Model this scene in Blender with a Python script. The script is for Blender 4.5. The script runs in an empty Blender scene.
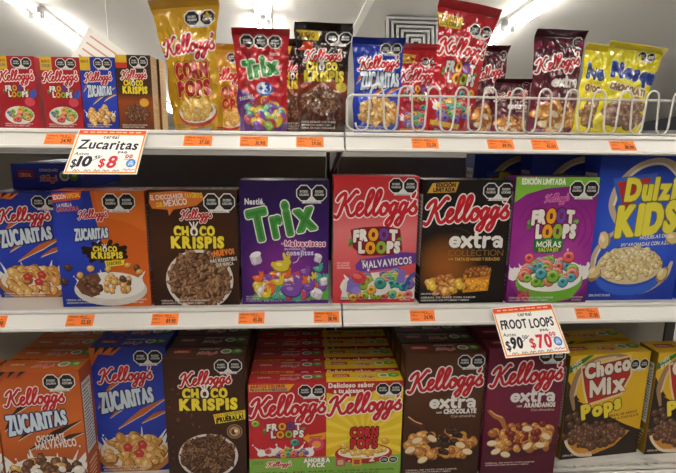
import bpy, bmesh, math, random
import numpy as np
from mathutils import Vector, Matrix, noise
from mathutils.geometry import tessellate_polygon

scene = bpy.context.scene
COL = scene.collection
PI = math.pi
Z0 = 1.45                                   # height of the underside of the top shelf edge above the floor

# ------------------------------------------------------------------ camera
CAM = np.array([-0.0938, -1.1209, Z0 + 0.0283])
YAW, PITCH, ROLL, FPX = 0.07323, 0.20017, 0.012446, 485.7
_f = np.array([math.sin(YAW) * math.cos(PITCH), math.cos(YAW) * math.cos(PITCH), -math.sin(PITCH)])
_r0 = np.array([math.cos(YAW), -math.sin(YAW), 0.0]); _u0 = np.cross(_r0, _f)
_r = math.cos(ROLL) * _r0 + math.sin(ROLL) * _u0
_u = -math.sin(ROLL) * _r0 + math.cos(ROLL) * _u0
cam_data = bpy.data.cameras.new('camera')
cam = bpy.data.objects.new('camera', cam_data); COL.objects.link(cam)
cam_data.sensor_width = 36.0; cam_data.lens = FPX / 676.0 * 36.0; cam_data.clip_start = 0.02
cam.matrix_world = Matrix(((_r[0], _u[0], -_f[0], CAM[0]), (_r[1], _u[1], -_f[1], CAM[1]), (_r[2], _u[2], -_f[2], CAM[2]), (0, 0, 0, 1)))
scene.camera = cam

# ------------------------------------------------------------------ world, exposure
world = bpy.data.worlds.new('world'); scene.world = world; world.use_nodes = True
bgn = world.node_tree.nodes['Background']
bgn.inputs[0].default_value = (0.95, 0.95, 1.0, 1); bgn.inputs[1].default_value = 0.03
vs = scene.view_settings
vs.view_transform = 'Standard'; vs.look = 'None'; vs.gamma = 1.0; vs.use_curve_mapping = False
vs.exposure = 0.0
TUBE = 36.0                                 # emission strength of the ceiling fluorescent tubes

def aty(px, py, Y):                         # a measured spot in the place, at depth Y behind the shelf edge
    d = _f + _r * (px - 338) / FPX - _u * (py - 236.5) / FPX
    return CAM + d * ((Y - CAM[1]) / d[1])

# ------------------------------------------------------------------ materials
def lin(c):
    if isinstance(c, str):
        c = c.lstrip('#'); c = tuple(int(c[i:i + 2], 16) / 255 for i in (0, 2, 4))
    return tuple((v / 12.92 if v <= 0.04045 else ((v + 0.055) / 1.055) ** 2.4) for v in c[:3])

def material(name, col=None, rough=0.5, metal=0.0, attr=False, coat=0.0, emit=None, strength=0.0, bump=0.0, bscale=40.0, vary=0.0, spec=0.5, trans=0.0):
    m = bpy.data.materials.new(name); m.use_nodes = True
    nt = m.node_tree; b = nt.nodes['Principled BSDF']
    b.inputs['Roughness'].default_value = rough; b.inputs['Metallic'].default_value = metal
    b.inputs['Specular IOR Level'].default_value = spec
    b.inputs['Coat Weight'].default_value = coat; b.inputs['Coat Roughness'].default_value = 0.12
    if trans: b.inputs['Transmission Weight'].default_value = trans
    src = None
    if attr:
        a = nt.nodes.new('ShaderNodeAttribute'); a.attribute_name = 'Col'; src = a.outputs['Color']
    elif col is not None:
        rgb = nt.nodes.new('ShaderNodeRGB'); rgb.outputs[0].default_value = (*lin(col), 1); src = rgb.outputs[0]
    tc = nt.nodes.new('ShaderNodeTexCoord')
    if vary:
        n = nt.nodes.new('ShaderNodeTexNoise'); n.inputs['Scale'].default_value = 7.0; n.inputs['Detail'].default_value = 6
        nt.links.new(tc.outputs['Object'], n.inputs['Vector'])
        mp = nt.nodes.new('ShaderNodeMapRange'); mp.inputs[3].default_value = 1 - vary; mp.inputs[4].default_value = 1 + vary * .3
        nt.links.new(n.outputs['Fac'], mp.inputs[0])
        mx = nt.nodes.new('ShaderNodeVectorMath'); mx.operation = 'SCALE'
        nt.links.new(src, mx.inputs[0]); nt.links.new(mp.outputs[0], mx.inputs['Scale']); src = mx.outputs[0]
    if src is not None: nt.links.new(src, b.inputs['Base Color'])
    if bump:
        n2 = nt.nodes.new('ShaderNodeTexNoise'); n2.inputs['Scale'].default_value = bscale; n2.inputs['Detail'].default_value = 3
        nt.links.new(tc.outputs['Object'], n2.inputs['Vector'])
        bp = nt.nodes.new('ShaderNodeBump'); bp.inputs['Strength'].default_value = bump; bp.inputs['Distance'].default_value = 0.004
        nt.links.new(n2.outputs['Fac'], bp.inputs['Height']); nt.links.new(bp.outputs[0], b.inputs['Normal'])
    if emit:
        b.inputs['Emission Color'].default_value = (*lin(emit), 1); b.inputs['Emission Strength'].default_value = strength
    return m

M_PRINT = material('printed_carton', rough=0.42, attr=True, spec=0.35)
M_FOIL = material('printed_plastic_film', rough=0.17, attr=True, coat=0.6, spec=0.6, bump=0.2, bscale=38)
M_SHELF = material('white_enamelled_steel', '#d3d0c9', rough=0.38, vary=0.05)
M_RAIL = material('white_plastic_rail', '#d8d5cf', rough=0.35, vary=0.03)
M_BACK = material('grey_back_panel', '#8c8476', rough=0.6, vary=0.12)
M_DARK = material('dark_metal', '#3a362f', rough=0.55)
M_WIRE = material('white_coated_wire', '#dcd9d2', rough=0.35)
M_TUBE = material('fluorescent_tube', '#ffffff', emit='#fff9f0', strength=TUBE)
M_FIX = material('white_fixture', '#e4e4e0', rough=0.5)
M_CEIL = material('ceiling_paint', '#cac8c4', rough=0.9, vary=0.03)
M_WALL = material('wall_paint', '#d6d4d0', rough=0.9, vary=0.03)
M_FLOOR = material('floor_tile', '#a3a19d', rough=0.3, vary=0.05)
M_GRILLE = material('grille_paint', '#b4b4b2', rough=0.5)
M_GRILLED = material('grille_gap', '#454545', rough=0.7)
M_PAPER = material('paper_print', rough=0.7, attr=True, spec=0.2)

# ------------------------------------------------------------------ object helpers
def link(o, parent=None):
    COL.objects.link(o)
    if parent is not None: o.parent = parent
    return o

def obj_bm(name, bm, mat, parent=None, smooth=False):
    me = bpy.data.meshes.new(name); bm.to_mesh(me); bm.free()
    me.materials.append(mat)
    if smooth:
        for p in me.polygons: p.use_smooth = True
    return link(bpy.data.objects.new(name, me), parent)

def thing(name, label, cat, loc=(0, 0, 0), rot=(0, 0, 0), group=None):
    o = bpy.data.objects.new(name, None); o.empty_display_size = 0.03; COL.objects.link(o)
    o.location = loc; o.rotation_euler = rot
    tag(o, label, cat, group); return o

def tag(o, label, cat, group=None):
    o['label'] = label; o['category'] = cat
    if group: o['group'] = group
    return o

def struct(o):
    o['kind'] = 'structure'; return o

def dup(root, loc, label, group=None, rot=None, keep=None):
    r = root.copy(); COL.objects.link(r); r.location = loc
    if rot is not None: r.rotation_euler = rot
    r['label'] = label
    if group: r['group'] = group
    for ch in list(root.children):
        if keep and not any(ch.name.startswith(k) for k in keep): continue
        c = ch.copy(); COL.objects.link(c); c.parent = r
        for g in list(ch.children):
            d = g.copy(); COL.objects.link(d); d.parent = c
    return r

def box(bm, x0, x1, y0, y1, z0, z1):
    v = [bm.verts.new(p) for p in ((x0, y0, z0), (x1, y0, z0), (x1, y1, z0), (x0, y1, z0), (x0, y0, z1), (x1, y0, z1), (x1, y1, z1), (x0, y1, z1))]
    for f in ((0, 3, 2, 1), (4, 5, 6, 7), (0, 1, 5, 4), (1, 2, 6, 5), (2, 3, 7, 6), (3, 0, 4, 7)):
        bm.faces.new([v[i] for i in f])

def box_obj(name, x0, x1, y0, y1, z0, z1, mat, parent=None, bev=0.0):
    bm = bmesh.new(); box(bm, x0, x1, y0, y1, z0, z1)
    if bev: bmesh.ops.bevel(bm, geom=bm.edges[:], offset=bev, segments=2, affect='EDGES', profile=0.5)
    return obj_bm(name, bm, mat, parent)

def tube(bm, pts, r, n=8, closed=False):
    pts = [Vector(p) for p in pts]; rings = []
    m = len(pts)
    for i, p in enumerate(pts):
        a = pts[i - 1] if (i > 0 or closed) else p
        b = pts[(i + 1) % m] if (i < m - 1 or closed) else p
        t = (b - a).normalized()
        s = t.cross(Vector((0, 1, 0)))
        if s.length < 0.1: s = t.cross(Vector((1, 0, 0)))
        s.normalize(); q = s.cross(t).normalized()
        rings.append([bm.verts.new(p + r * (math.cos(2 * PI * k / n) * s + math.sin(2 * PI * k / n) * q)) for k in range(n)])
    for i in range(m if closed else m - 1):
        A, B = rings[i], rings[(i + 1) % m]
        for k in range(n): bm.faces.new((A[k], A[(k + 1) % n], B[(k + 1) % n], B[k]))
    if not closed:
        bm.faces.new(rings[0][::-1]); bm.faces.new(rings[-1])

# ------------------------------------------------------------------ lettering
_glyph = {}
def glyph(ch, off):
    k = (ch, off)
    if ch == 'M' and k not in _glyph:                # an M of its own, open between the legs
        q = 0.09 + off * 1.2
        P = [(0, 0), (0, .7), (q, .7), (.38, .28), (.76 - q, .7), (.76, .7), (.76, 0), (.76 - q, 0), (.76 - q, .44), (.41, .05), (.35, .05), (q, .44), (q, 0)]
        _glyph[k] = (np.array([[P[i] for i in t] for t in tessellate_polygon([[Vector((a, b, 0)) for a, b in P]])]), .76)
    if k not in _glyph:
        c = bpy.data.curves.new('glyph', 'FONT'); c.body = ch; c.offset = off; c.resolution_u = 3; c.dimensions = '2D'; c.fill_mode = 'FRONT'
        o = bpy.data.objects.new('glyph', c); COL.objects.link(o)
        dg = bpy.context.evaluated_depsgraph_get(); ev = o.evaluated_get(dg); me = ev.to_mesh()
        me.calc_loop_triangles()
        n = len(me.vertices); co = np.zeros(n * 3); me.vertices.foreach_get('co', co); co = co.reshape(-1, 3)[:, :2]
        t = np.zeros(len(me.loop_triangles) * 3, dtype=np.int32); me.loop_triangles.foreach_get('vertices', t)
        tr = co[t.reshape(-1, 3)] if n else np.zeros((0, 3, 2))
        ev.to_mesh_clear(); bpy.data.objects.remove(o); bpy.data.curves.remove(c)
        if n: x0, x1 = co[:, 0].min(), co[:, 0].max(); tr = tr - np.array([x0, 0]); w = x1 - x0
        else: w = 0.22
        _glyph[k] = (tr, w)
    return _glyph[k]
CAPH = 0.70

# the swash lettering of the brand name, drawn as pen strokes: x-height 1
def catmull(pts, n=7, closed=False):
    P = [np.array(p, float) for p in pts]; out = []
    m = len(P)
    for i in range(m if closed else m - 1):
        p0 = P[i - 1] if (i > 0 or closed) else 2 * P[0] - P[1]
        p1 = P[i]; p2 = P[(i + 1) % m]
        p3 = P[(i + 2) % m] if (i + 2 < m or closed) else 2 * P[-1] - P[-2]
        for k in range(n):
            t = k / n
            out.append(0.5 * ((2 * p1) + (-p0 + p2) * t + (2 * p0 - 5 * p1 + 4 * p2 - p3) * t * t + (-p0 + 3 * p1 - 3 * p2 + p3) * t ** 3))
    if not closed: out.append(P[-1])
    return out
SCRIPT = [
    [(-0.32, 1.35), (-0.12, 1.72), (0.22, 1.95), (0.30, 1.55), (0.14, 0.75), (-0.02, 0.1), (-0.22, -0.12), (-0.42, 0.02)],
    [(1.30, 1.98), (1.12, 2.08), (0.86, 1.72), (0.52, 1.22), (0.18, 0.98)],
    [(0.18, 0.98), (0.48, 0.86), (0.66, 0.42), (0.88, 0.04), (1.16, 0.02), (1.42, 0.34), (1.76, 0.62), (1.86, 0.92), (1.66, 1.06), (1.46, 0.74), (1.46, 0.22), (1.70, -0.02), (2.00, 0.22),
     (2.38, 0.95), (2.62, 1.75), (2.52, 2.12), (2.32, 1.90), (2.20, 1.10), (2.22, 0.28), (2.40, -0.02), (2.66, 0.22),
     (3.04, 0.95), (3.28, 1.75), (3.18, 2.12), (2.98, 1.90), (2.86, 1.10), (2.88, 0.28), (3.06, -0.02), (3.30, 0.22), (3.48, 0.60)],
    [(3.86, 0.98), (3.60, 0.88), (3.46, 0.45), (3.62, 0.02), (3.92, 0.10), (4.06, 0.55), (3.92, 0.95), (3.80, 0.80), (4.02, 0.66), (4.26, 0.74)],
    [(4.78, 0.80), (4.56, 0.98), (4.32, 0.66), (4.32, 0.18), (4.52, 0.06), (4.74, 0.46), (4.86, 0.98), (4.76, 0.40), (4.62, -0.52), (4.38, -0.98), (4.14, -0.80), (4.30, -0.42), (4.72, 0.00), (5.06, 0.34)],
    [(5.60, 0.80), (5.38, 0.98), (5.14, 0.66), (5.14, 0.18), (5.34, 0.06), (5.56, 0.46), (5.68, 0.98), (5.58, 0.40), (5.44, -0.52), (5.20, -0.98), (4.96, -0.80), (5.12, -0.42), (5.54, 0.00), (5.94, 0.40), (6.34, 1.02)],
    [(6.34, 1.02), (6.30, 0.72), (6.54, 0.44), (6.48, 0.06), (6.20, -0.02), (6.02, 0.14)],
    [(6.08, 1.86), (6.14, 1.74), (6.06, 1.46)],
]

# ------------------------------------------------------------------ flat print drawn in 2-D (x right, y down)
class Canvas:
    def __init__(s, W, H, bg):
        s.W, s.H = W, H; s.calls = []; s.sfx = ''; s.cur = 'front_artwork'; s.bg = bg; s.rnd = random.Random(int(W * 131 + H * 17))
    def g(s, name): s.cur = name + s.sfx; return s
    def raw(s, T, C, S=None):                    # S: sub-layer of every triangle, so that no two overlap in one plane
        T = np.asarray(T, float).reshape(-1, 3, 2); C = np.asarray(C, float).reshape(-1, 3, 3)
        if not len(T): return
        S = np.zeros(len(T), dtype=int) if S is None else np.asarray(S, dtype=int)
        lo = T.min(1); hi = T.max(1)
        ins = (lo[:, 0] >= 0) & (lo[:, 1] >= 0) & (hi[:, 0] <= s.W) & (hi[:, 1] <= s.H)
        out = (hi[:, 0] <= 0) | (hi[:, 1] <= 0) | (lo[:, 0] >= s.W) | (lo[:, 1] >= s.H)
        A, B, SS = [T[ins]], [C[ins]], [S[ins]]
        for i in np.nonzero(~ins & ~out)[0]:
            poly = [(T[i, k], C[i, k]) for k in range(3)]
            for ax, lim, sg in ((0, 0.0, 1), (0, s.W, -1), (1, 0.0, 1), (1, s.H, -1)):
                new = []
                for k in range(len(poly)):
                    (p, pc), (q, qc) = poly[k - 1], poly[k]
                    dp, dq = sg * (p[ax] - lim), sg * (q[ax] - lim)
                    if (dp >= 0) != (dq >= 0):
                        t = dp / (dp - dq); new.append((p + (q - p) * t, pc + (qc - pc) * t))
                    if dq >= 0: new.append((q, qc))
                poly = new
                if len(poly) < 3: break
            if len(poly) >= 3:
                for k in range(1, len(poly) - 1):
                    A.append(np.array([[poly[0][0], poly[k][0], poly[k + 1][0]]])); B.append(np.array([[poly[0][1], poly[k][1], poly[k + 1][1]]])); SS.append(S[i:i + 1])
        T = np.concatenate(A); C = np.concatenate(B); S = np.concatenate(SS)
        if len(T): s.calls.append((s.cur, T, C, S))
    def flat(s, T, col, S=None):
        T = np.asarray(T, float).reshape(-1, 3, 2); c = np.array(lin(col)); s.raw(T, np.broadcast_to(c, (len(T), 3, 3)), S)
    def poly(s, pts, col):
        pts = [(float(a), float(b)) for a, b in pts]
        tr = tessellate_polygon([[Vector((a, b, 0)) for a, b in pts]])
        s.flat([[pts[i] for i in t] for t in tr], col)
    def rect(s, x0, y0, x1, y1, col): s.poly([(x0, y0), (x1, y0), (x1, y1), (x0, y1)], col)
    def ell(s, cx, cy, rx, ry, col, rot=0.0, n=16, wob=0.0):
        ca, sa = math.cos(rot), math.sin(rot); P = []
        for k in range(n):
            a = 2 * PI * k / n; q = 1 + (s.rnd.uniform(-wob, wob) if wob else 0)
            x, y = rx * q * math.cos(a), ry * q * math.sin(a); P.append((cx + x * ca - y * sa, cy + x * sa + y * ca))
        s.flat([[(cx, cy), P[k], P[(k + 1) % n]] for k in range(n)], col)
    def radial(s, cx, cy, rx, ry, cin, cout, n=24, rot=0):
        ca, sa = math.cos(rot), math.sin(rot); a, b = np.array(lin(cin)), np.array(lin(cout)); T, C = [], []
        steps = (0, .35, .65, .85, 1.0); mixv = (0, .25, .6, .85, 1.0)
        f = lambda r, k: (cx + r * rx * math.cos(2 * PI * k / n) * ca - r * ry * math.sin(2 * PI * k / n) * sa, cy + r * rx * math.cos(2 * PI * k / n) * sa + r * ry * math.sin(2 * PI * k / n) * ca)
        for i in range(4):
            c0 = a + (b - a) * mixv[i]; c1 = a + (b - a) * mixv[i + 1]
            for k in range(n):
                T += [[f(steps[i], k), f(steps[i + 1], k), f(steps[i + 1], k + 1)], [f(steps[i], k), f(steps[i + 1], k + 1), f(steps[i], k + 1)]]
                C += [[c0, c1, c1], [c0, c1, c0]]
        s.raw(T, C)
    def grad(s, x0, y0, x1, y1, stops):          # vertical ramp of ink colours
        T, C = [], []
        for (t0, c0), (t1, c1) in zip(stops, stops[1:]):
            a, b = np.array(lin(c0)), np.array(lin(c1)); ya, yb = y0 + (y1 - y0) * t0, y0 + (y1 - y0) * t1
            T += [[(x0, ya), (x1, ya), (x1, yb)], [(x0, ya), (x1, yb), (x0, yb)]]; C += [[a, a, b], [a, b, b]]
        s.raw(T, C)
    def stroke(s, pts, w, col, closed=False, caps=True, taper=None):
        P = np.array(pts, float); n = len(P)
        if n < 2: return
        if closed: t = np.roll(P, -1, 0) - np.roll(P, 1, 0)
        else:
            t = np.empty_like(P); t[1:-1] = P[2:] - P[:-2]; t[0] = P[1] - P[0]; t[-1] = P[-1] - P[-2]
        t /= np.maximum(np.linalg.norm(t, axis=1, keepdims=True), 1e-9)
        ww = np.full(n, w / 2) if taper is None else w / 2 * np.interp(np.linspace(0, 1, n), np.linspace(0, 1, len(taper)), taper)
        nn = np.stack([-t[:, 1], t[:, 0]], 1) * ww[:, None]; L, R = P + nn, P - nn
        T = []; S = []
        for i in range(n if closed else n - 1):
            j = (i + 1) % n; T += [[L[i], L[j], R[j]], [L[i], R[j], R[i]]]; S += [i % 11] * 2
        if caps and not closed:
            for e, r in ((0, ww[0]), (n - 1, ww[-1])):
                q = [P[e] + r * np.array([math.cos(2 * PI * k / 8), math.sin(2 * PI * k / 8)]) for k in range(8)]
                T += [[P[e], q[k], q[(k + 1) % 8]] for k in range(8)]; S += [11 if e == 0 else 12] * 8
        s.flat(T, col, S)
    def curve(s, pts, w, col, closed=False, n=6, taper=None): s.stroke(catmull(pts, n, closed), w, col, closed, taper=taper)
    def text(s, txt, x, y, h, col, w=None, bold=0.03, out=0.0, oc='#ffffff', shear=0.0, rot=0.0, anchor='l', jit=0.0, cols=None, arc=0.0, grow=None, fat=0.0, out2=0.0, oc2='#000000', gap=0.07, top=None, seed=1, both=False):
        sc = h / CAPH; X = 0.0; items = []; rn = random.Random(seed); gap = gap + (1.3 * fat + .35 * out) / sc
        for i, ch in enumerate(txt):
            tr, gw = glyph(ch, min(bold, .008) if ch in 'MmWw' else bold)
            items.append((i, tr, X, gw)); X += gw + gap
        X -= gap; wid = w if w else X * sc; sx = wid / max(X, 1e-6)
        x0 = x - (wid / 2 if anchor == 'c' else wid if anchor == 'r' else 0)
        ca, sa = math.cos(rot), math.sin(rot); groups = {}
        for i, tr, gx, gw in items:
            if not len(tr): continue
            t = tr.copy()
            if jit:
                a = rn.uniform(-jit, jit) * .6; mx, my = gw / 2, .35; q = t - np.array([mx, my])
                t = np.stack([q[..., 0] * math.cos(a) - q[..., 1] * math.sin(a) + mx, q[..., 0] * math.sin(a) + q[..., 1] * math.cos(a) + my + rn.uniform(-jit, jit) * .35], -1)
            px = (t[..., 0] + gx) * sx; py = t[..., 1] * sc
            u = px / wid
            if grow: py = py * (grow[0] + (grow[1] - grow[0]) * u)
            px = px + shear * py; py = py + arc * (1 - (2 * u - 1) ** 2)
            q = np.stack([x0 + px * ca + py * sa, y + px * sa - py * ca], -1) if anchor == 'l' else np.stack([x + (px + x0 - x) * ca + py * sa, y + (px + x0 - x) * sa - py * ca], -1)
            groups.setdefault(cols[i % len(cols)] if cols else col, []).append(q)
        if not groups: return
        allq = np.concatenate([np.concatenate(v) for v in groups.values()])
        def ringd(r, n): return [np.array([math.cos(2 * PI * k / n) * r, math.sin(2 * PI * k / n) * r]) for k in range(n)]
        def multi(q, ds, c): s.flat(np.concatenate([q + d for d in ds]), c, np.repeat(np.arange(len(ds)), len(q)))
        if out2: multi(allq, ringd(out + out2 + fat, 10), oc2)
        if out: multi(allq, ringd(out + fat, 10), oc)
        for c, v in groups.items():
            v = np.concatenate(v)
            multi(v, ringd(fat, 6) + [np.zeros(2)] if fat else [np.zeros(2)], c)
        if top:                                  # lighter ink on the upper half of the letters
            c, dy = top
            for q in groups.values():
                v = np.concatenate(q); s.flat(v * np.array([1, 1]) + np.array([0, dy]), c)
    def brand(s, x, y, w, rise=0.0, col='#c4202c', oc='#f7f2ec', ow=1.25, wt=0.28, shadow=None, shear=0.18):
        sc = w / 7.1; a = -math.atan2(rise, w); ca, sa = math.cos(a), math.sin(a)
        def tf(p):
            px, py = (p[0] + 0.42 + shear * p[1]) * sc, p[1] * sc * 0.94
            return (x + px * ca + py * sa, y + px * sa - py * ca)
        L = [[tf(p) for p in catmull(k, 5)] for k in SCRIPT]
        keep = s.cur; s.cur = 'brand_logo' + s.sfx
        if shadow:
            for k in L: s.stroke([(a + w * .008, b + w * .012) for a, b in k], wt * sc + ow * 2.2, shadow)
        if oc:
            for k in L: s.stroke(k, wt * sc + ow * 2, oc)
        for k in L: s.stroke(k, wt * sc, col)
        s.cur = keep
    def seals(s, x, y, d, n=2, words=('CALORÍAS', 'AZÚCARES', 'GRASAS'), tab=True):
        keep = s.cur; s.cur = 'warning_seal' + s.sfx
        if tab: s.poly([(x + d * .55, y + d * .75), (x + d * (n - .55), y + d * .75), (x + d * (n - .35), y + d * 1.13), (x + d * .35, y + d * 1.13)], '#e8e6e2')
        for i in range(n):
            cx, cy = x + d * (i + .5), y + d * .5
            for r, c in ((.55, '#eeece8'), (.48, '#1b1a19')):
                s.poly([(cx + d * r * math.cos(PI / 8 + k * PI / 4), cy + d * r * math.sin(PI / 8 + k * PI / 4)) for k in range(8)], c)
            s.text('EXCESO', cx, cy - d * .04, d * .13, '#f2f0ec', w=d * .52, anchor='c', bold=.03)
            s.text(words[i], cx, cy + d * .16, d * .13, '#f2f0ec', w=d * .62, anchor='c', bold=.03)
        if tab: s.text('SECRETARÍA DE SALUD', x + d * n / 2, y + d * 1.1, d * .07, '#333333', w=d * .85, anchor='c', bold=0.0)
        s.cur = keep
    def fine(s, x0, y, x1, h, col, rows=2, seed=3):   # rows of fine print
        keep = s.cur; s.cur = 'small_print' + s.sfx; words = ['CEREAL DE MAÍZ CON SABOR', 'ADICIONADO CON VITAMINAS Y HIERRO']
        for i in range(rows): s.text(words[i % 2], x0, y + i * h * 1.7, h, col, w=(x1 - x0) * (1 - .12 * (i % 2)), bold=.015)
        s.cur = keep
    # ---- cereal pieces
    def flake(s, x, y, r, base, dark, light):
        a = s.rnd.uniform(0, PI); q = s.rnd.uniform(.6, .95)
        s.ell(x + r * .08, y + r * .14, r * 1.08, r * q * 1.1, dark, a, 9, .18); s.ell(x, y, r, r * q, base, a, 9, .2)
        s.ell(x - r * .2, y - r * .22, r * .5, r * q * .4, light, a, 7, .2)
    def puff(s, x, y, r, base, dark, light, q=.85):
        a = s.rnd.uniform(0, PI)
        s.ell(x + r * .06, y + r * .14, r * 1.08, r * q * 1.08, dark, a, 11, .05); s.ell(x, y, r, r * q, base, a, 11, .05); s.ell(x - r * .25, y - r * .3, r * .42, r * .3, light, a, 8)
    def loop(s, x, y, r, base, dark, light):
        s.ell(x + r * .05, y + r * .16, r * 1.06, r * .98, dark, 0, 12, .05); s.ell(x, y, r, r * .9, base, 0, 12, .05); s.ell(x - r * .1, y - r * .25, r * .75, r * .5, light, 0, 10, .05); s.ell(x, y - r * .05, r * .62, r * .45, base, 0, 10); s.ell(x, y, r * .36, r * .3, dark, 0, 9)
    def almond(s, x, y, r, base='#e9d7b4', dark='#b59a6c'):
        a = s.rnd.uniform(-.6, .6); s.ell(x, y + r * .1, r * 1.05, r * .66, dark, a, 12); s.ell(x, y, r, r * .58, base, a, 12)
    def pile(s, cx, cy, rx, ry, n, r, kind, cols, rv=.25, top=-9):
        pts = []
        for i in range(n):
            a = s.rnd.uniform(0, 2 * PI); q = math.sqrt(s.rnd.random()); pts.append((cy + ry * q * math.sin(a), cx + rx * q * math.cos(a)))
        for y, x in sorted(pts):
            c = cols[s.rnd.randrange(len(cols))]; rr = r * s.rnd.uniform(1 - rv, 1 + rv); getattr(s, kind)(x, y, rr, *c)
    def splash(s, cx, cy, rx, ry, n=9, col='#f1efec'):
        for i in range(n):
            t = (i + .5) / n + s.rnd.uniform(-.03, .03); a = PI * (1.02 - 1.04 * t)
            x, y = cx + rx * .95 * math.cos(a), cy - ry * .25 * math.sin(a) + ry * .1
            L = s.rnd.uniform(.25, .95) * ry; dx = math.cos(a) * L * .6 + s.rnd.uniform(-.15, .15) * L; k = s.rnd.uniform(.8, 1.5)
            s.curve([(x, y), (x + dx * .35, y - L * .45), (x + dx, y - L)], rx * .16 * k, col, taper=(1.7, .8, .45, .12))
            if i % 3 == 0: s.ell(x + dx * 1.25, y - L * 1.2, rx * .03 * k, rx * .035 * k, col, 0, 8)
        s.ell(cx, cy, rx, ry * .42, col, 0, 22, .05)

    # ---- to mesh
    def build(s, parent, place, normal, step=2.2e-6, mat=None, rename=None):
        groups = {}
        i = 1
        for gname, T, C, S in s.calls:
            groups.setdefault(gname, []).append((i + S, T, C)); i += int(S.max()) + 1
        sx, sy = s.size[0] / s.W, s.size[1] / s.H
        nv = np.array(normal, float)
        for gname, L in groups.items():
            P = []; CC = []
            for i, T, C in L:
                q = T.reshape(-1, 2); P.append(place(q[:, 0] * sx, q[:, 1] * sy) + nv * (1.2e-4 + step * np.repeat(i, 3))[:, None]); CC.append(C.reshape(-1, 3))
            P = np.concatenate(P); CC = np.concatenate(CC); n = len(P)
            # wind every triangle so that it faces outwards
            Q = P.reshape(-1, 3, 3); nrm = np.cross(Q[:, 1] - Q[:, 0], Q[:, 2] - Q[:, 0]) @ nv; idx = np.arange(n).reshape(-1, 3)
            idx[nrm < 0] = idx[nrm < 0][:, ::-1]
            good = np.abs(nrm) > 1e-12; idx = idx[good]
            used = idx.reshape(-1); P, CC = P[used], CC[used]; n = len(P)
            gname = gname.split('#')[0]; me = bpy.data.meshes.new(gname); me.vertices.add(n); me.vertices.foreach_set('co', P.ravel())
            me.loops.add(n); me.loops.foreach_set('vertex_index', np.arange(n, dtype=np.int32))
            me.polygons.add(n // 3); me.polygons.foreach_set('loop_start', np.arange(0, n, 3, dtype=np.int32))
            me.update(calc_edges=True)
            at = me.color_attributes.new('Col', 'FLOAT_COLOR', 'POINT'); at.data.foreach_set('color', np.concatenate([CC, np.ones((n, 1))], 1).ravel())
            me.materials.append(mat or M_PRINT)
            link(bpy.data.objects.new((rename or {}).get(gname, gname), me), parent)
    def raster(s, nx, ny, ss=2):
        W, H = nx * ss, ny * ss; img = np.empty((H, W, 3)); img[:] = lin(s.bg); kx, ky = W / s.W, H / s.H
        for gname, T, C, S in s.calls:
            Q = T * np.array([kx, ky])
            for t, c in zip(Q, C):
                x0 = max(int(t[:, 0].min() - .5), 0); x1 = min(int(t[:, 0].max() + 1.5), W); y0 = max(int(t[:, 1].min() - .5), 0); y1 = min(int(t[:, 1].max() + 1.5), H)
                if x1 <= x0 or y1 <= y0: continue
                (ax, ay), (bx, by), (dx, dy) = t
                den = (by - dy) * (ax - dx) + (dx - bx) * (ay - dy)
                if abs(den) < 1e-9: continue
                X = np.arange(x0, x1)[None, :] + .5; Y = np.arange(y0, y1)[:, None] + .5
                l1 = ((by - dy) * (X - dx) + (dx - bx) * (Y - dy)) / den; l2 = ((dy - ay) * (X - dx) + (ax - dx) * (Y - dy)) / den; l3 = 1 - l1 - l2
                m = (l1 >= -1e-6) & (l2 >= -1e-6) & (l3 >= -1e-6)
                if m.any(): img[y0:y1, x0:x1][m] = l1[m][:, None] * c[0] + l2[m][:, None] * c[1] + l3[m][:, None] * c[2]
        return img.reshape(ny, ss, nx, ss, 3).mean((1, 3))

# ------------------------------------------------------------------ the room
ZC = CAM[2] + 1.70
struct(box_obj('floor', -9, 9, -7, 14, -0.1, 0, M_FLOOR))
SLOPE = 0.093                               # the roof falls gently away from the viewer
ce = struct(box_obj('ceiling', -9, 9, -7, 16, 0, 0.1, M_CEIL)); ce.location = (0, CAM[1], ZC); ce.rotation_euler = (-SLOPE, 0, 0)
def roof(y): return ZC - math.tan(SLOPE) * (y - CAM[1])
struct(box_obj('wall_back', -9, 9, 14, 14.1, 0, roof(14), M_WALL))
struct(box_obj('wall_left', -9.1, -9, -7, 14, 0, roof(14), M_WALL))
struct(box_obj('wall_right', 9, 9.1, -7, 14, 0, roof(14), M_WALL))
struct(box_obj('wall_front', -9, 9, -7.1, -7, 0, roof(-7), M_WALL))
tr_ = struct(box_obj('trim_1', -.035, .035, -6, 15, -.015, 0, material('ceiling_bar', '#ecebe6', rough=0.6))); tr_.location = (CAM[0] + .89, CAM[1], ZC); tr_.rotation_euler = (-SLOPE, 0, .056)

def lamp(x, y, L, label):
    t = thing('ceiling_light', label, 'ceiling light', (x - .056 * (y - CAM[1]), y, roof(y)), (-SLOPE, 0, .056), group='fluorescent fixtures on the ceiling')
    bm = bmesh.new()
    prof = [(-0.085, 0), (-0.08, -0.035), (-0.03, -0.05), (0.03, -0.05), (0.08, -0.035), (0.085, 0)]
    A = [bm.verts.new((px, -L / 2, pz)) for px, pz in prof]; B = [bm.verts.new((px, L / 2, pz)) for px, pz in prof]
    for i in range(5): bm.faces.new((A[i], A[i + 1], B[i + 1], B[i]))
    bm.faces.new(A[::-1]); bm.faces.new(B); bm.faces.new((A[5], A[0], B[0], B[5]))
    obj_bm('housing', bm, M_FIX, t)
    for sx in (-0.05, 0.05):
        bm = bmesh.new(); tube(bm, [(sx, -L / 2 + .04, -0.075), (sx, L / 2 - .04, -0.075)], 0.019, 10); obj_bm('fluorescent_tube', bm, M_TUBE, t, True)
        for yy in (-L / 2 + .03, L / 2 - .03): box_obj('lamp_holder', sx - .022, sx + .022, yy - .012, yy + .012, -0.1, -0.03, M_FIX, t)
    return t
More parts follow.
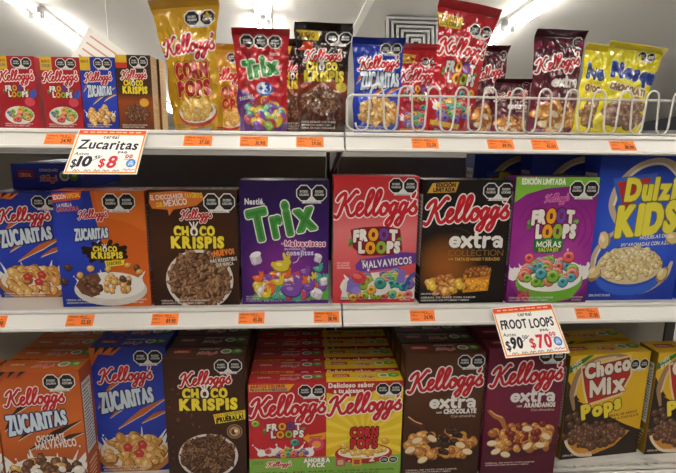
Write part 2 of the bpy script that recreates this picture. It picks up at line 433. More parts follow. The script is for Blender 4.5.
ROWS = ((-2.29, 'left'), (-0.10, 'middle'), (2.43, 'right'))
ORD = ('first', 'second', 'third', 'fourth', 'fifth', 'sixth', 'seventh')
for X, nm in ROWS:
    for k in range(6):
        lamp(CAM[0] + X, -2.05 + 2.45 * k, 2.36, f'white twin-tube fluorescent fixture on the ceiling, {ORD[k]} in the {nm} row')

def diffuser():
    DIF = aty(414.5, 46, 4.0); t = thing('air_diffuser', 'square grey stepped air diffuser hanging below the ceiling', 'air vent', (DIF[0], DIF[1], DIF[2]), (math.radians(-100), 0, 0))
    for k in range(6):
        o = .285 - .047 * k; i = o - .024; z = 0.0 - .012 * k
        bm = bmesh.new()
        for a, b, c, d in ((-o, o, i, o), (-o, o, -o, -i), (-o, -i, -i, i), (i, o, -i, i)): box(bm, a, b, c, d, z - .012, z + .02)
        obj_bm('louvre_frame', bm, M_GRILLE, t)
    box_obj('plenum', -.284, .284, -.284, .284, .021, .12, M_GRILLED, t)
    bm = bmesh.new()
    for sx in (-.24, .24):
        L_ = roof(DIF[1]) - DIF[2]; tube(bm, [(sx, 0, .07), (sx, -.985 * L_, .07 - .174 * L_)], .006, 6)
    obj_bm('hanger_rod', bm, M_GRILLE, t)
diffuser()

# ------------------------------------------------------------------ the gondola
S_TOP, S_MID, S_BOT = Z0 + 0.041, Z0 - 0.372, Z0 - 0.860
TILT = math.radians(-40)
def shelf(z, x0, x1, label):
    t = thing('gondola_shelf', label, 'shelf', ((x0 + x1) / 2, 0, z), group='shelves of the gondola'); w = (x1 - x0) / 2 - .002
    bm = bmesh.new()
    def quad(a, b, c, d, zz=0.0): bm.faces.new([bm.verts.new(p) for p in ((a, c, zz), (b, c, zz), (b, d, zz), (a, d, zz))])
    quad(-w, w, 0.002, 0.022); quad(-w, w, 0.030, 0.45)
    n = int(2 * w / 0.026); pit = 2 * w / n
    for i in range(n):                       # a row of punched slots along the front of the deck
        a = -w + i * pit; quad(a, a + pit * .62, .022, .030)
    box(bm, -w, w, 0.004, 0.45, -0.028, -0.012)
    obj_bm('deck', bm, M_SHELF, t)
    prof = [(0.006, 0.0), (0.0, 0.0), (-0.004, -0.002), (-0.006, -0.007), (-0.004, -0.010), (-0.0245, -0.0345), (-0.030, -0.0355), (-0.032, -0.040), (-0.029, -0.0435), (-0.022, -0.0435), (-0.004, -0.026), (0.006, -0.022)]
    bm = bmesh.new(); A = [bm.verts.new((-w, a, b)) for a, b in prof]; B = [bm.verts.new((w, a, b)) for a, b in prof]; m = len(prof)
    for i in range(m): bm.faces.new((A[i], B[i], B[(i + 1) % m], A[(i + 1) % m]))
    bm.faces.new(A); bm.faces.new(B[::-1]); bmesh.ops.recalc_face_normals(bm, faces=bm.faces)
    obj_bm('price_rail', bm, M_RAIL, t)
    for sx in (-1, 1):
        bm = bmesh.new(); a = sx * w
        v = [bm.verts.new((a - sx * q, y, zz)) for q in (0.002, 0.006) for y, zz in ((.03, -.028), (.45, -.028), (.45, -.12), (.36, -.10))]
        for f in ((0, 1, 2, 3), (7, 6, 5, 4), (0, 4, 5, 1), (1, 5, 6, 2), (2, 6, 7, 3), (3, 7, 4, 0)): bm.faces.new([v[i] for i in f])
        bmesh.ops.recalc_face_normals(bm, faces=bm.faces); obj_bm('bracket', bm, M_SHELF, t)
for z, lv in ((S_TOP, 'top'), (S_MID, 'middle'), (S_BOT, 'bottom')):
    shelf(z, -1.22, 0.0, f'white steel {lv} shelf with price rail, left bay of the cereal display')
    shelf(z, 0.0, 1.22, f'white steel {lv} shelf with price rail, right bay of the cereal display')
fr = thing('display_rack', 'grey steel frame and back panels behind the cereal shelves', 'display rack', (0, 0.46, 0))
for a, b in ((-1.22, -.02), (.02, 1.22)):
    for z0_, z1_ in ((.1, .55), (.56, 1.0), (1.01, S_TOP - .07)): box_obj('back_panel', a, b, 0, .015, z0_, z1_, M_BACK, fr, .002)
for x in (-1.24, 0, 1.24): box_obj('upright', x - .018, x + .018, -.004, .04, 0, S_TOP - .04, M_DARK, fr, .002)

# unseen shelves across the aisle, added to block low light from the lower rows
op = thing('facing_display', 'shelves of goods across the aisle behind the viewer', 'display rack', (0, -2.5, 0))
box_obj('back_panel', -4, 4, -.5, -.45, 0, 1.95, M_BACK, op)
for k_, z_ in enumerate((.12, .5, .88, 1.26, 1.64)):
    box_obj('shelf_board', -4, 4, -.45, 0, z_, z_ + .03, M_SHELF, op); box_obj('goods_row', -3.95, 3.95, -.42, -.03, z_ + .031, z_ + .30, material('mixed_goods', ('#5a2e24', '#4a4a34', '#2e3a50', '#5a4424', '#44242e')[k_], rough=.6, vary=.5), op)

# wire fence along the right half of the top shelf
wf = thing('wire_shelf_fence', 'white wire fence with wavy uprights along the top shelf edge', 'shelf fence', (0, 0.012, S_TOP))
XL, XR, ZR, ZT = 0.006, 0.86, 0.083, 0.104
bm = bmesh.new()
pts = [(XR, 0, .004), (XL + .02, 0, .004)] + [(XL + .02 - .02 * math.sin(a), 0, .024 - .02 * math.cos(a)) for a in np.linspace(0, PI / 2, 6)][1:] + \
      [(XL + .015 - .015 * math.cos(a), 0, ZR - .015 + .015 * math.sin(a)) for a in np.linspace(0, PI / 2, 6)] + [(XR, 0, ZR)]
tube(bm, pts, 0.0026, 8); obj_bm('frame_rail', bm, M_WIRE, wf, True)
per = 0.0655; pts = []; x = XL + .018; hw = per / 4
while x < XR - per:
    for a in np.linspace(PI, 2 * PI, 9): pts.append((x + hw + hw * .9 * math.cos(a), -.004, .022 + .018 * math.sin(a)))
    for a in np.linspace(PI, 0, 9): pts.append((x + 3 * hw + hw * .9 * math.cos(a), -.004, ZT - .018 + .018 * math.sin(a)))
    x += per
bm = bmesh.new(); tube(bm, pts, 0.0022, 8); obj_bm('wavy_wire', bm, M_WIRE, wf, True)

# ------------------------------------------------------------------ box and pouch builders
def carton(w, h, d, cf, ctop, cside, name='carton', parent=None):
    bm = bmesh.new(); box(bm, -w / 2, w / 2, 0, d, 0, h)
    bmesh.ops.bevel(bm, geom=bm.edges[:], offset=.0007, segments=1, affect='EDGES')
    o = obj_bm(name, bm, M_PRINT, parent); me = o.data
    at = me.color_attributes.new('Col', 'FLOAT_COLOR', 'CORNER')
    for p in me.polygons:
        n = p.normal; c = cf if n.y < -.6 else ctop if abs(n.z) > .6 else cside
        for li in p.loop_indices: at.data[li].color = (*lin(c), 1)
    return o

def make_box(label, w, h, d, front, loc, rotz=0.0, ctop=None, cside=None, top=None, side=None, group=None, leanx=0.0, name='cereal_box'):
    t = thing(name, label, 'cereal box', loc, (leanx, 0, rotz), group)
    carton(w, h, d, front.bg, ctop or front.bg, cside or front.bg, parent=t)
    front.size = (w, h); front.build(t, lambda a, b: np.stack([a - w / 2, np.zeros_like(a), h - b], -1), (0, -1, 0))
    if top:
        c = top(); c.size = (w, d); c.cur = 'top_print'
        c.build(t, lambda a, b: np.stack([a - w / 2, d - b, np.full_like(a, h)], -1), (0, 0, 1))
    if side:
        c = side(); c.size = (d, h); sg = 1 if loc[0] < CAM[0] else -1
        c.build(t, lambda a, b: np.stack([np.full_like(a, sg * w / 2), (a if sg > 0 else d - a), h - b], -1), (sg, 0, 0))
    return t

def flap(bg, logo='#c4202c', text='#e8e4dc', red=True):        # printed top of a carton
    def f():
        c = Canvas(90, 30, bg); c.cur = 'top_print'
        c.stroke([(0, 15), (90, 15)], .5, '#5a4638', caps=False)
        if red: c.rect(8, 8, 28, 17, '#b3262a')
        c.text('CEREAL', 9.5, 15, 4, '#e9d9c0', w=16)
        c.brand(36, 20, 22, 1, col=logo, oc=text, ow=.5); c.calls = [('top_print', T, C, S) for _, T, C, S in c.calls]
        c.text('CONOCE MÁS', 36, 9, 3, text, w=24, bold=.02)
        c.ell(68, 14, 6.5, 6, '#e9ece2'); c.ell(68, 14, 4.5, 4.2, '#7f9c72'); c.ell(80, 14, 6.5, 6, '#4c9a3c'); c.ell(81, 13, 3.2, 2.6, '#a9cf8a')
        return c
    return f
def facts(bg, ink='#3a3a3a', paper='#e9e6df'):                  # nutrition panel printed on the side of a carton
    def f():
        c = Canvas(30, 120, bg); c.cur = 'side_print'
        c.rect(4, 14, 26, 84, paper); c.text('INFORMACIÓN', 6, 20, 3, ink, w=18)
        for k in range(18): c.rect(6, 23 + k * 3.3, 18 + (k * 7 % 6), 24 + k * 3.3, ink); c.rect(22, 23 + k * 3.3, 24.5, 24 + k * 3.3, ink)
        c.text('INGREDIENTES', 5, 96, 3, paper, w=20)
        for k in range(4): c.rect(5, 99 + k * 4, 24 - k, 100 + k * 4, paper)
        return c
    return f

def make_pouch(label, w, h, depth, c, loc, rot=(0, 0, 0), back='#b9b4ac', wb=0.86, seed=1, nx=92, sealc=None, group=None, amp=1.0, detail=True, skew=0.0):
    t = thing('cereal_pouch', label, 'cereal bag', loc, rot, group)
    nz = int(nx * h / w); img = c.raster(nx + 1, nz + 1) if detail else None
    SV = 0.935
    def surf(u, v, sgn):
        wid = (1.0 if v > SV else wb + (1 - wb) * max(0, (v - .55) / (SV - .55)) ** 1.6) if v > .55 else wb
        wid *= 1 - .05 * math.exp(-((v - .0) / .06) ** 2)
        s = max(0.0, (SV - v) / SV); th = depth * s ** .62 * (.62 + .38 * min(1, v / .16))
        e = 1 - abs(2 * u - 1) ** 2.4; bulge = max(e, 0) ** .72
        wr = noise.noise(Vector((u * 3.1, v * 5.0, seed * 3.7))) * .006 - abs(noise.noise(Vector((u * 4.5 + v * 2.2, v * 6.5 - u * 1.5, seed * 9.1)))) * .012 - abs(noise.noise(Vector((u * 8 - v * 6, v * 9 + u * 5, seed * 4.1)))) * .005 + noise.noise(Vector((u * 13, v * 18, seed * 1.3))) * .0016
        k = min(1, s * 9) * amp
        y = -sgn * (th * bulge * (1 if sgn > 0 else .55)) - sgn * wr * k * max(e, 0) ** .4
        x = (u - .5) * w * wid + noise.noise(Vector((v * 5, seed, sgn * 0 + (2 if u > .5 else 5)))) * .004 * abs(2 * u - 1) ** 4
        wave = .004 * math.sin(u * 5 + seed) * max(0, (v - .8) / .2)
        return (x + skew * v * h, y + wave - .012 * max(0, (v - .9) / .1) ** 2, v * h)
    def sheet(name, v0, v1, sgn, crimp=False, par=None):
        j0, j1 = int(round(v0 * nz)), int(round(v1 * nz)); stp = 1 if sgn > 0 else 4
        us = list(range(0, nx + 1, stp)); js = list(range(j0, j1 + 1, stp))
        if us[-1] != nx: us.append(nx)
        if js[-1] != j1: js.append(j1)
        V = []; CC = []
        for j in js:
            for i in us:
                p = list(surf(i / nx, j / nz, sgn))
                if crimp: p[1] += (.0008 if j % 2 else -.0008) - sgn * .0006
                V.append(p)
                CC.append((*(img[nz - j, i] if (img is not None and sgn > 0) else lin(back)), 1))
        n = len(us); F = [(a * n + b, a * n + b + 1, (a + 1) * n + b + 1, (a + 1) * n + b) for a in range(len(js) - 1) for b in range(n - 1)]
        if sgn < 0: F = [f[::-1] for f in F]
        return V, F, CC
    def emit(name, sheets, smooth=True):
        V, F, CC = [], [], []
        for a, b, c_ in sheets:
            o = len(V); V += a; CC += c_; F += [tuple(q + o for q in f) for f in b]
        me = bpy.data.meshes.new(name); me.from_pydata(V, [], F); me.update()
        at = me.color_attributes.new('Col', 'FLOAT_COLOR', 'POINT'); at.data.foreach_set('color', np.array(CC, dtype=np.float32).ravel())
        me.materials.append(M_FOIL)
        if smooth: me.polygons.foreach_set('use_smooth', [True] * len(me.polygons))
        link(bpy.data.objects.new(name, me), t)
    emit('pouch_body', [sheet('f', 0, SV, 1), sheet('b', 0, SV, -1)])
    emit('top_seal', [sheet('f', SV, 1, 1, True), sheet('b', SV, 1, -1, True)], False)
    return t

# ------------------------------------------------------------------ artwork of the packages
FLK = [('#d9a457', '#8a5a24', '#efcf8e'), ('#e0b36a', '#96662c', '#f3dba4'), ('#c98f44', '#7d4e1e', '#e3b771')]
RINGS = [('#d85a5c', '#8f3038', '#ee9a90'), ('#3f9a8e', '#20605c', '#84c8bb'), ('#e0a63a', '#98661c', '#f2cf7d'), ('#8fb43c', '#5a7722', '#bdd77c'), ('#7a5aa6', '#46306c', '#aa90cc')]
MORA = [('#e0615c', '#98343a', '#f0a092'), ('#4d9fae', '#2a6474', '#90ccd2'), ('#7fae3c', '#4e7422', '#b4d676'), ('#d9776a', '#98443c', '#eeb0a0')]
CHOC = [('#6b4630', '#2e1a10', '#9a7358'), ('#5b3824', '#281409', '#8a6448'), ('#7a543c', '#3a2214', '#a98568')]
BALL = [('#5a3a28', '#22120a', '#8d6a52'), ('#6a4632', '#2a170d', '#9c7960')]
POPS = [('#e3b95a', '#a3741f', '#f5e0a0'), ('#d9aa48', '#946716', '#efd28a')]
NUTS = [('#c98a3e', '#7a4a1c', '#e6b878'), ('#d69c4c', '#86561e', '#efc88a'), ('#a8662e', '#5e3414', '#cf9660')]
SYM = ('#f4f1ea', '#f4f1ea', '#e8a628', '#6a3f9a', '#f4f1ea')
SYM2 = ('#f4f1ea', '#e8a628', '#8fb43c', '#f4f1ea', '#f4f1ea')

def froot_name(c, x, y, w, h, back='#8e1620', o=1.0):
    c.g('product_name')
    if back:
        c.poly([(x - w * .08, y - h * 1.05), (x + w * .2, y - h * 1.3), (x + w * .75, y - h * 1.4), (x + w * 1.05, y - h * 1.1), (x + w * 1.12, y + h * .9), (x + w * .98, y + h * 1.35), (x + w * .2, y + h * 1.4), (x - w * .02, y + h * .6)], back)
    for sx in (-.07, 1.02):
        for k in range(2): c.ell(x + w * sx + k * w * .02, y + h * (.25 - .4 * k), w * .07, h * .18, ('#3e8a34', '#69b04a')[k], -.9 + .5 * k)
    c.text('FROOT', x, y, h, '#f4f1ea', w=w * .98, cols=SYM, jit=.1, fat=h * (.075 if h > 10 else .045), out=h * .1, oc='#6b1220', seed=4, arc=h * .12)
    c.text('LOOPS', x + w * .12, y + h * 1.12, h, '#f4f1ea', w=w * .93, cols=SYM2, jit=.1, fat=h * (.075 if h > 10 else .045), out=h * .1, oc='#6b1220', seed=6)

def zuca_name(c, x, y, w, h, rise, grow=(1.25, .85), col='#dbe9f3', o=1.2):
    c.g('product_name'); a = -math.atan2(rise, w)
    c.text('ZUCARITAS', x, y, h, col, w=w, rot=a, grow=grow, shear=.12, fat=h * .045, out=o, oc='#16245e', bold=.02, gap=.05)

def claws(c, W, H, col='#c8682a', edge='#e9e2da'):
    for (x0, y0, x1, y1, k) in ((.14, .36, .5, .19, .05), (.05, .47, .2, .38, .04), (.2, .55, .52, .42, .04), (.3, .64, .98, .40, .055), (.62, .60, 1.0, .50, .04)):
        p = [(x0 * W, y0 * H), ((x0 + x1) / 2 * W, (y0 + y1) / 2 * H - 1.5), (x1 * W, y1 * H)]
        c.curve([(a, b + 1) for a, b in p], k * W * 1.5, edge, taper=(.1, 1, .1)); c.curve(p, k * W * 1.5, col, taper=(.1, 1, .1))

def art_zucaritas(W, H, bg='#2536a4', bx=None, orange=False):
    c = Canvas(W, H, bg)
    if orange: c.grad(0, 0, W, H, [(0, '#b8551f'), (.4, '#d06a28'), (1, '#9a441a')])
    else: c.grad(0, 0, W, H, [(0, '#1d2c8c'), (.45, '#2c46c0'), (.8, '#2338a6'), (1, '#1a2a80')])
    acc = '#3a1c12' if orange else '#c8682a'
    c.poly([(0, 0), (W * .42, 0), (W * .30, H * .06), (W * .12, H * .05), (0, H * .16)], '#c8682a' if not orange else '#a84a1c')
    for k in range(3): c.poly([(W * (.08 + .12 * k), 0), (W * (.15 + .12 * k), 0), (W * (.06 + .1 * k), H * .05)], '#231a20')
    claws(c, W, H, acc, '#d8c8b8' if orange else '#e9e2da')
    c.brand(W * .09, H * .27, W * .72, H * .025, ow=.9, shadow='#131c50' if not orange else '#5a1c10')
    zuca_name(c, W * .10, H * .51, W * .72, H * .125, H * .09)
    c.g('cereal_picture')
    if orange:
        c.text('CHOCOLATE', W * .42, H * .57, H * .05, '#f2efe9', w=W * .34, rot=-.08); c.text('MALVAVISCO', W * .40, H * .635, H * .062, '#f2efe9', w=W * .5, rot=-.08)
    c.splash(W * .5, H * .82, W * .46, H * .18, 13)
    c.ell(W * .5, H * .86, W * .5, H * .17, '#b9763a' if not orange else '#7a3c1a', 0, 26); c.ell(W * .5, H * .83, W * .47, H * .14, '#efe6d6', 0, 26)
    if orange: c.pile(W * .5, H * .83, W * .42, H * .13, 55, W * .07, 'flake', FLK[:1] + CHOC[:2]); c.pile(W * .5, H * .83, W * .4, H * .11, 9, W * .06, 'puff', [('#ece7df', '#a99a8a', '#ffffff')])
    else:
        c.pile(W * .5, H * .83, W * .42, H * .13, 60, W * .075, 'flake', FLK)
        for a, b in ((.40, .79), (.55, .84), (.60, .77)): c.poly([(W * (a - .06), H * (b - .01)), (W * (a + .02), H * (b - .035)), (W * (a + .08), H * (b + .005)), (W * (a + .05), H * (b + .045)), (W * (a - .04), H * (b + .04))], '#c03a34'); c.ell(W * a, H * b, W * .025, H * .008, '#e07a6c')
    c.seals(W * .575, H * .025, W * .19)
    c.fine(W * .05, H * .965, W * .7, H * .014, '#e8e4dc')
    return c

def krispis_name(c, x, y, w, h):
    c.g('product_name')
    c.text('CH', x + w * .06, y, h, '#f1dc3c', w=w * .27, fat=h * .055, out=h * .12, oc='#3a2010', jit=.08)
    c.ell(x + w * .44, y - h * .45, w * .075, h * .55, '#f4f1ea'); c.ell(x + w * .44, y - h * .42, w * .035, h * .28, '#4a2c1c')
    for k in (-1, 0, 1): c.stroke([(x + w * (.44 + .03 * k), y - h * 1.0), (x + w * (.44 + .075 * k), y - h * 1.45)], h * .16, '#f4f1ea')
    c.text('CO', x + w * .55, y, h, '#f1dc3c', w=w * .28, fat=h * .055, out=h * .12, oc='#3a2010', jit=.08, seed=3)
    c.text('KRISPIS', x, y + h * 1.28, h * 1.15, '#f1dc3c', w=w, fat=h * .06, out=h * .12, oc='#3a2010', jit=.05, seed=8)

def choc_bowl(c, cx, cy, rx, ry, n, r, light=False):
    c.g('cereal_picture')
    c.ell(cx, cy + ry * .12, rx * 1.04, ry * 1.04, '#23120a', 0, 28); c.ell(cx, cy, rx * 1.03, ry * 1.03, '#ded9d0', 0, 30); c.ell(cx, cy, rx * .93, ry * .93, '#4a2c1a', 0, 28)
    for i in range(n):
        a = c.rnd.uniform(0, 2 * PI); q = math.sqrt(c.rnd.random()) * .95; x, y = cx + rx * q * math.cos(a), cy + ry * q * math.sin(a) - ry * .06
        d, base, li = (('#5a3c28', '#946e50', ''), ('#644630', '#a9835f', ''), ('#4c301e', '#7e5a40', ''))[i % 3] if light else (('#3a2214', '#7a563c', '#94694a'), ('#44291a', '#92704f', '#a67c5c'), ('#2c180d', '#684630', '#7d573c'))[i % 3]
        b = c.rnd.uniform(0, PI); c.ell(x + r * .1, y + r * .18, r * 1.1, r * .55, d, b, 8); c.ell(x, y, r, r * .42, base, b, 8)

def art_krispis_mid():
    W, H = 92, 115; c = Canvas(W, H, '#4d2d1e')
    c.grad(0, 0, W, H, [(0, '#3a1f12'), (.5, '#462716'), (1, '#2e180d')])
    for k in range(26): c.ell(c.rnd.uniform(0, W), c.rnd.uniform(25, H), c.rnd.uniform(.8, 2), c.rnd.uniform(.5, 1.1), '#3c2114', c.rnd.uniform(0, 3), 8)
    c.g('slogan'); c.poly([(2, 3), (30, 1), (56, 3), (58, 9), (50, 15), (26, 19), (21, 25), (20, 19), (4, 18), (1, 12)], '#d9782e')
    c.text('EL CHOCOSABOR', 3, 10, 4.6, '#f4efe6', w=34, rot=-.07, jit=.08); c.text('FAVORITO', 38.5, 7.6, 4.6, '#f0d43a', w=18, rot=-.02, jit=.08)
    c.text('DE', 9, 16.5, 4.2, '#f0d43a', w=6, rot=-.08); c.text('MÉXICO', 16.5, 16.2, 6, '#f4efe6', w=24, rot=-.1, fat=.08, bold=.02)
    c.brand(32.5, 28.5, 33, 2, ow=.75)
    krispis_name(c, 22, 44.5, 55, 9.2)
    choc_bowl(c, 50, 89, 35, 30, 320, 3.4, True)
    c.g('slogan'); c.text('¡NUEVO!', 65, 65, 5.4, '#e8853a', w=23, rot=-.12, fat=.3, out=.5, oc='#3a2010'); c.text('MÁS IRRESISTIBLE', 62, 71.5, 3.4, '#f4efe6', w=29, rot=-.1, out=.5, oc='#3a2010'); c.text('QUE NUNCA', 68, 75.4, 3.4, '#f4efe6', w=19, rot=-.1, out=.5, oc='#3a2010')
    c.seals(57.5, 3.2, 16.4); c.fine(8, 110.5, 60, 1.6, '#e6ddd2')
    return c

def art_krispis_low():
    W, H = 84, 150; c = Canvas(W, H, '#4d2d1e'); c.grad(0, 0, W, H, [(0, '#3a2013'), (.4, '#472818'), (1, '#31190e')])
    for k in range(60): c.ell(c.rnd.uniform(0, W), c.rnd.uniform(20, H * .8), c.rnd.uniform(1, 2.6), c.rnd.uniform(.6, 1.3), ('#3a2013', '#6b4531')[k % 2], c.rnd.uniform(0, 3), 8)
    c.brand(16, 31, 54, 3, ow=1.0); krispis_name(c, 15.5, 44.5, 60, 10.5)
    choc_bowl(c, 43, 113, 31, 26, 260, 3.0)
    c.g('slogan'); c.poly([(50, 63.5), (84, 59), (84, 70), (52, 74.5)], '#f0dc3a'); c.text('NUEVA', 51, 67, 3, '#c02a24', w=9, rot=-.12); c.text('CHOCO RECETA', 61, 65.6, 3, '#3a2010', w=21, rot=-.12); c.text('¡PRUÉBALA!', 53, 73, 5.4, '#2c1810', w=29, rot=-.12, fat=.25)
    c.g('round_stamp'); c.ell(72, 84, 8.4, 8.4, '#a8835e', 0, 22); c.ell(72, 84, 7.4, 7.4, '#5a3826', 0, 22); c.ell(72, 84, 6, 6, '#b8946e', 0, 20); c.ell(71, 84.5, 2.6, 3, '#5a3826'); c.ell(73.5, 83.5, 2, 2, '#f0e6d8')
    c.seals(53, 1.5, 14.4); c.fine(6, 144, 60, 1.6, '#e6ddd2')
    return c

def art_zuca_choco():
    W, H = 90, 116; c = Canvas(W, H, '#2536a4'); c.grad(0, 0, W, H, [(0, '#1f3092'), (.5, '#2b44ba'), (1, '#1c2c88')])
    c.poly([(37, 0), (90, 0), (90, 116), (50, 116), (46, 60), (41, 30)], '#d4641f')
    c.poly([(41, 0), (90, 0), (90, 40), (70, 30), (44, 24)], '#dd7026')
    c.g('slogan'); c.poly([(0, 3), (29, 0), (27, 8), (0, 11.5)], '#d4481f'); c.text('EDICIÓN', 1, 8.6, 4.2, '#f4efe6', w=12.5, rot=-.1); c.text('ESPECIAL', 14.5, 7.2, 4.2, '#f2d23a', w=13, rot=-.1)
    c.text('LA HUELLA', 4, 15.8, 3.3, '#f4efe6', w=14.5, rot=-.08); c.text('GANADORA', 3, 20.6, 4.4, '#e0702c', w=22, rot=-.08)
    c.brand(23.5, 27.2, 29, 2.5, ow=.6); zuca_name(c, 18.5, 48.5, 33, 9.5, 3.5, (1.2, .95), o=.9)
    c.g('product_name'); c.text('+', 40, 52.6, 5, '#f4efe6', w=3.5, fat=.2)
    for k in range(14):
        a = k * PI / 7; c.stroke([(48, 60), (48 + 19 * math.cos(a) * (1 + .15 * (k % 3)), 60 + 9 * math.sin(a) * (1 + .2 * (k % 2)))], 4.5, '#2f1a10')
    c.ell(48, 60, 15, 8, '#2f1a10', 0, 20, .1)
    krispis_name(c, 33.5, 59.5, 31, 5.2)
    c.g('flavour_tag'); c.poly([(46, 69), (66, 67.5), (65, 73), (47, 75)], '#f0dc3a'); c.text('SABORES', 48, 73.4, 3.4, '#4a2c1c', w=15, rot=-.09)
    c.g('cereal_picture'); c.splash(50, 92, 32, 13, 10)
    c.ell(50, 98, 37, 17, '#d9d4cc', 0, 28); c.ell(50, 94, 35, 14, '#f2efea', 0, 26)
    c.poly([(15, 94), (20, 86), (30, 82), (38, 81), (41, 88), (36, 95), (39, 103), (30, 106), (20, 102)], '#6b4432'); c.pile(30, 93, 10, 8, 14, 3.2, 'flake', CHOC); c.pile(58, 92, 17, 9, 22, 3.3, 'flake', FLK + CHOC[:1])
    for a, b in ((7, 75), (2, 89), (61, 87), (76, 76)): c.puff(a + 2, b, 3.8, *BALL[0])
    for a, b in ((20, 83), (31, 76), (49, 77), (69, 73), (80, 80)): c.flake(a, b, 3.6, *FLK[0])
    c.seals(48.5, 2.3, 16.2); c.fine(4, 109.5, 46, 1.7, '#eae6e0'); c.fine(56, 109.5, 86, 1.7, '#eae6e0')
    return c

def bunny(c, x, y, r, base, dark, light):
    for cc, k, o in ((dark, 1.12, .08), (base, 1.0, 0)):
        c.ell(x, y + r * (.2 + o), r * .95 * k, r * .62 * k, cc, .1, 12); c.ell(x + r * .7, y - r * .25 + r * o, r * .48 * k, r * .42 * k, cc, 0, 10)
        c.ell(x + r * .45, y - r * .85 + r * o, r * .2 * k, r * .5 * k, cc, -.3, 9); c.ell(x + r * .9, y - r * .8 + r * o, r * .2 * k, r * .48 * k, cc, .35, 9); c.ell(x - r * .85, y + r * o, r * .32 * k, r * .3 * k, cc, 0, 8)
    c.ell(x - r * .2, y, r * .4, r * .2, light, .1, 8)
Canvas.bunny = bunny
def mallow(c, x, y, r, rot=0.0):
    ca, sa = math.cos(rot), math.sin(rot); f = lambda a, b: (x + r * (a * ca - b * sa), y + r * (a * sa + b * ca))
    c.poly([f(-.8, -.6), f(.8, -.6), f(.8, .6), f(.5, .9), f(-.5, .9), f(-.8, .6)], '#c9c3cc'); c.ell(x - r * -.6 * sa * 0, y - r * .55, r * .82, r * .42, '#f2eff2', rot, 14); c.ell(*f(-.25, .2), r * .3, r * .5, '#e2dde4', rot, 10)

def art_trix():
    W, H = 91, 123; c = Canvas(W, H, '#3b1b66'); c.grad(0, 0, W, H, [(0, '#220f40'), (.4, '#371860'), (.75, '#562278'), (1, '#3a1558')])
    c.radial(46, 88, 52, 46, '#82308e', '#371860', 26)
    c.poly([(0, 118), (91, 118), (91, 123), (0, 123)], '#4a1d70')
    c.g('product_name'); c.text('Nestlé.', 5, 23, 5.6, '#f2eff2', w=20, fat=.06)
    for ch, x, y, h, w in (('T', 12, 59, 29, 19.5), ('r', 34.5, 55, 28, 10.5), ('i', 48.5, 52, 33, 5.4), ('x', 58.5, 49, 29, 20)):
        c.text(ch, x, y, h, '#4b9a44', w=w, rot=-.2, fat=1.5, out=1.1, oc='#f4f1ea', out2=.8, oc2='#2a1244', bold=.03)
    for ch, x, y, h, w in (('T', 12, 59, 29, 19.5), ('r', 34.5, 55, 28, 10.5), ('i', 48.5, 52, 33, 5.4), ('x', 58.5, 49, 29, 20)):
        c.text(ch, x, y, h, '#3c8238', w=w, rot=-.2, bold=0.0)
    c.g('slogan'); c.text('CON', 41.5, 62.5, 2, '#f2d8e8', w=3.4); c.text('Malvaviscos', 45.5, 64, 5.4, '#b82a5a', w=42, fat=.08, out=.8, oc='#f4e6ee', jit=.05); c.text('EN FORMA DE', 45, 67.8, 1.6, '#f2eff2', w=22, bold=.01); c.text('conejitos', 47, 73, 5, '#d8d0ee', w=28, fat=.2, out=.5, oc='#4a2c86', jit=.06)
    c.curve([(60, 75), (58, 79), (54, 81)], .7, '#f2eff2')
    c.g('cereal_picture'); c.poly([(91, 92), (91, 119), (9, 119), (13, 112), (30, 117), (55, 118), (75, 110)], '#5aa83e'); c.poly([(91, 92), (91, 98), (70, 114), (45, 120), (60, 115), (78, 106)], '#7cc455')
    TR = [('#7b4aa8', '#45246e', '#a67fce'), ('#d9c23a', '#8e7a18', '#f0e284'), ('#dd6a2c', '#8e3a14', '#f0a06a'), ('#4aa890', '#226a58', '#8ad0bc'), ('#ddd6dc', '#8e8694', '#ffffff'), ('#c84a52', '#7e2228', '#e48a8c')]
    c.pile(50, 103, 36, 13, 80, 5.0, 'puff', TR)
    for x, y, r, k in ((17, 95, 5, 2), (29, 108, 5.5, 2), (46, 92, 5, 2), (80, 86, 4.5, 3), (66, 90, 5, 0), (72, 97, 5.5, 1), (63, 100, 5, 2), (25, 112, 5, 1), (38, 99, 5.5, 1), (84, 98, 5, 3), (41, 82, 9, 1), (52, 107, 10, 0), (70, 104, 6, 0)): c.bunny(x, y, r, *TR[k])
    mallow(c, 15, 76, 7, -.3); mallow(c, 80, 76, 4.8, .3); mallow(c, 80, 113, 5.8, .4); mallow(c, 86, 100, 4.5, -.2)
    c.seals(57.5, 4.2, 15.6); c.fine(4, 115.5, 20, 1.4, '#e0d6ea'); c.fine(4, 120.2, 72, 1.4, '#b8a6d0', 1)
    return c

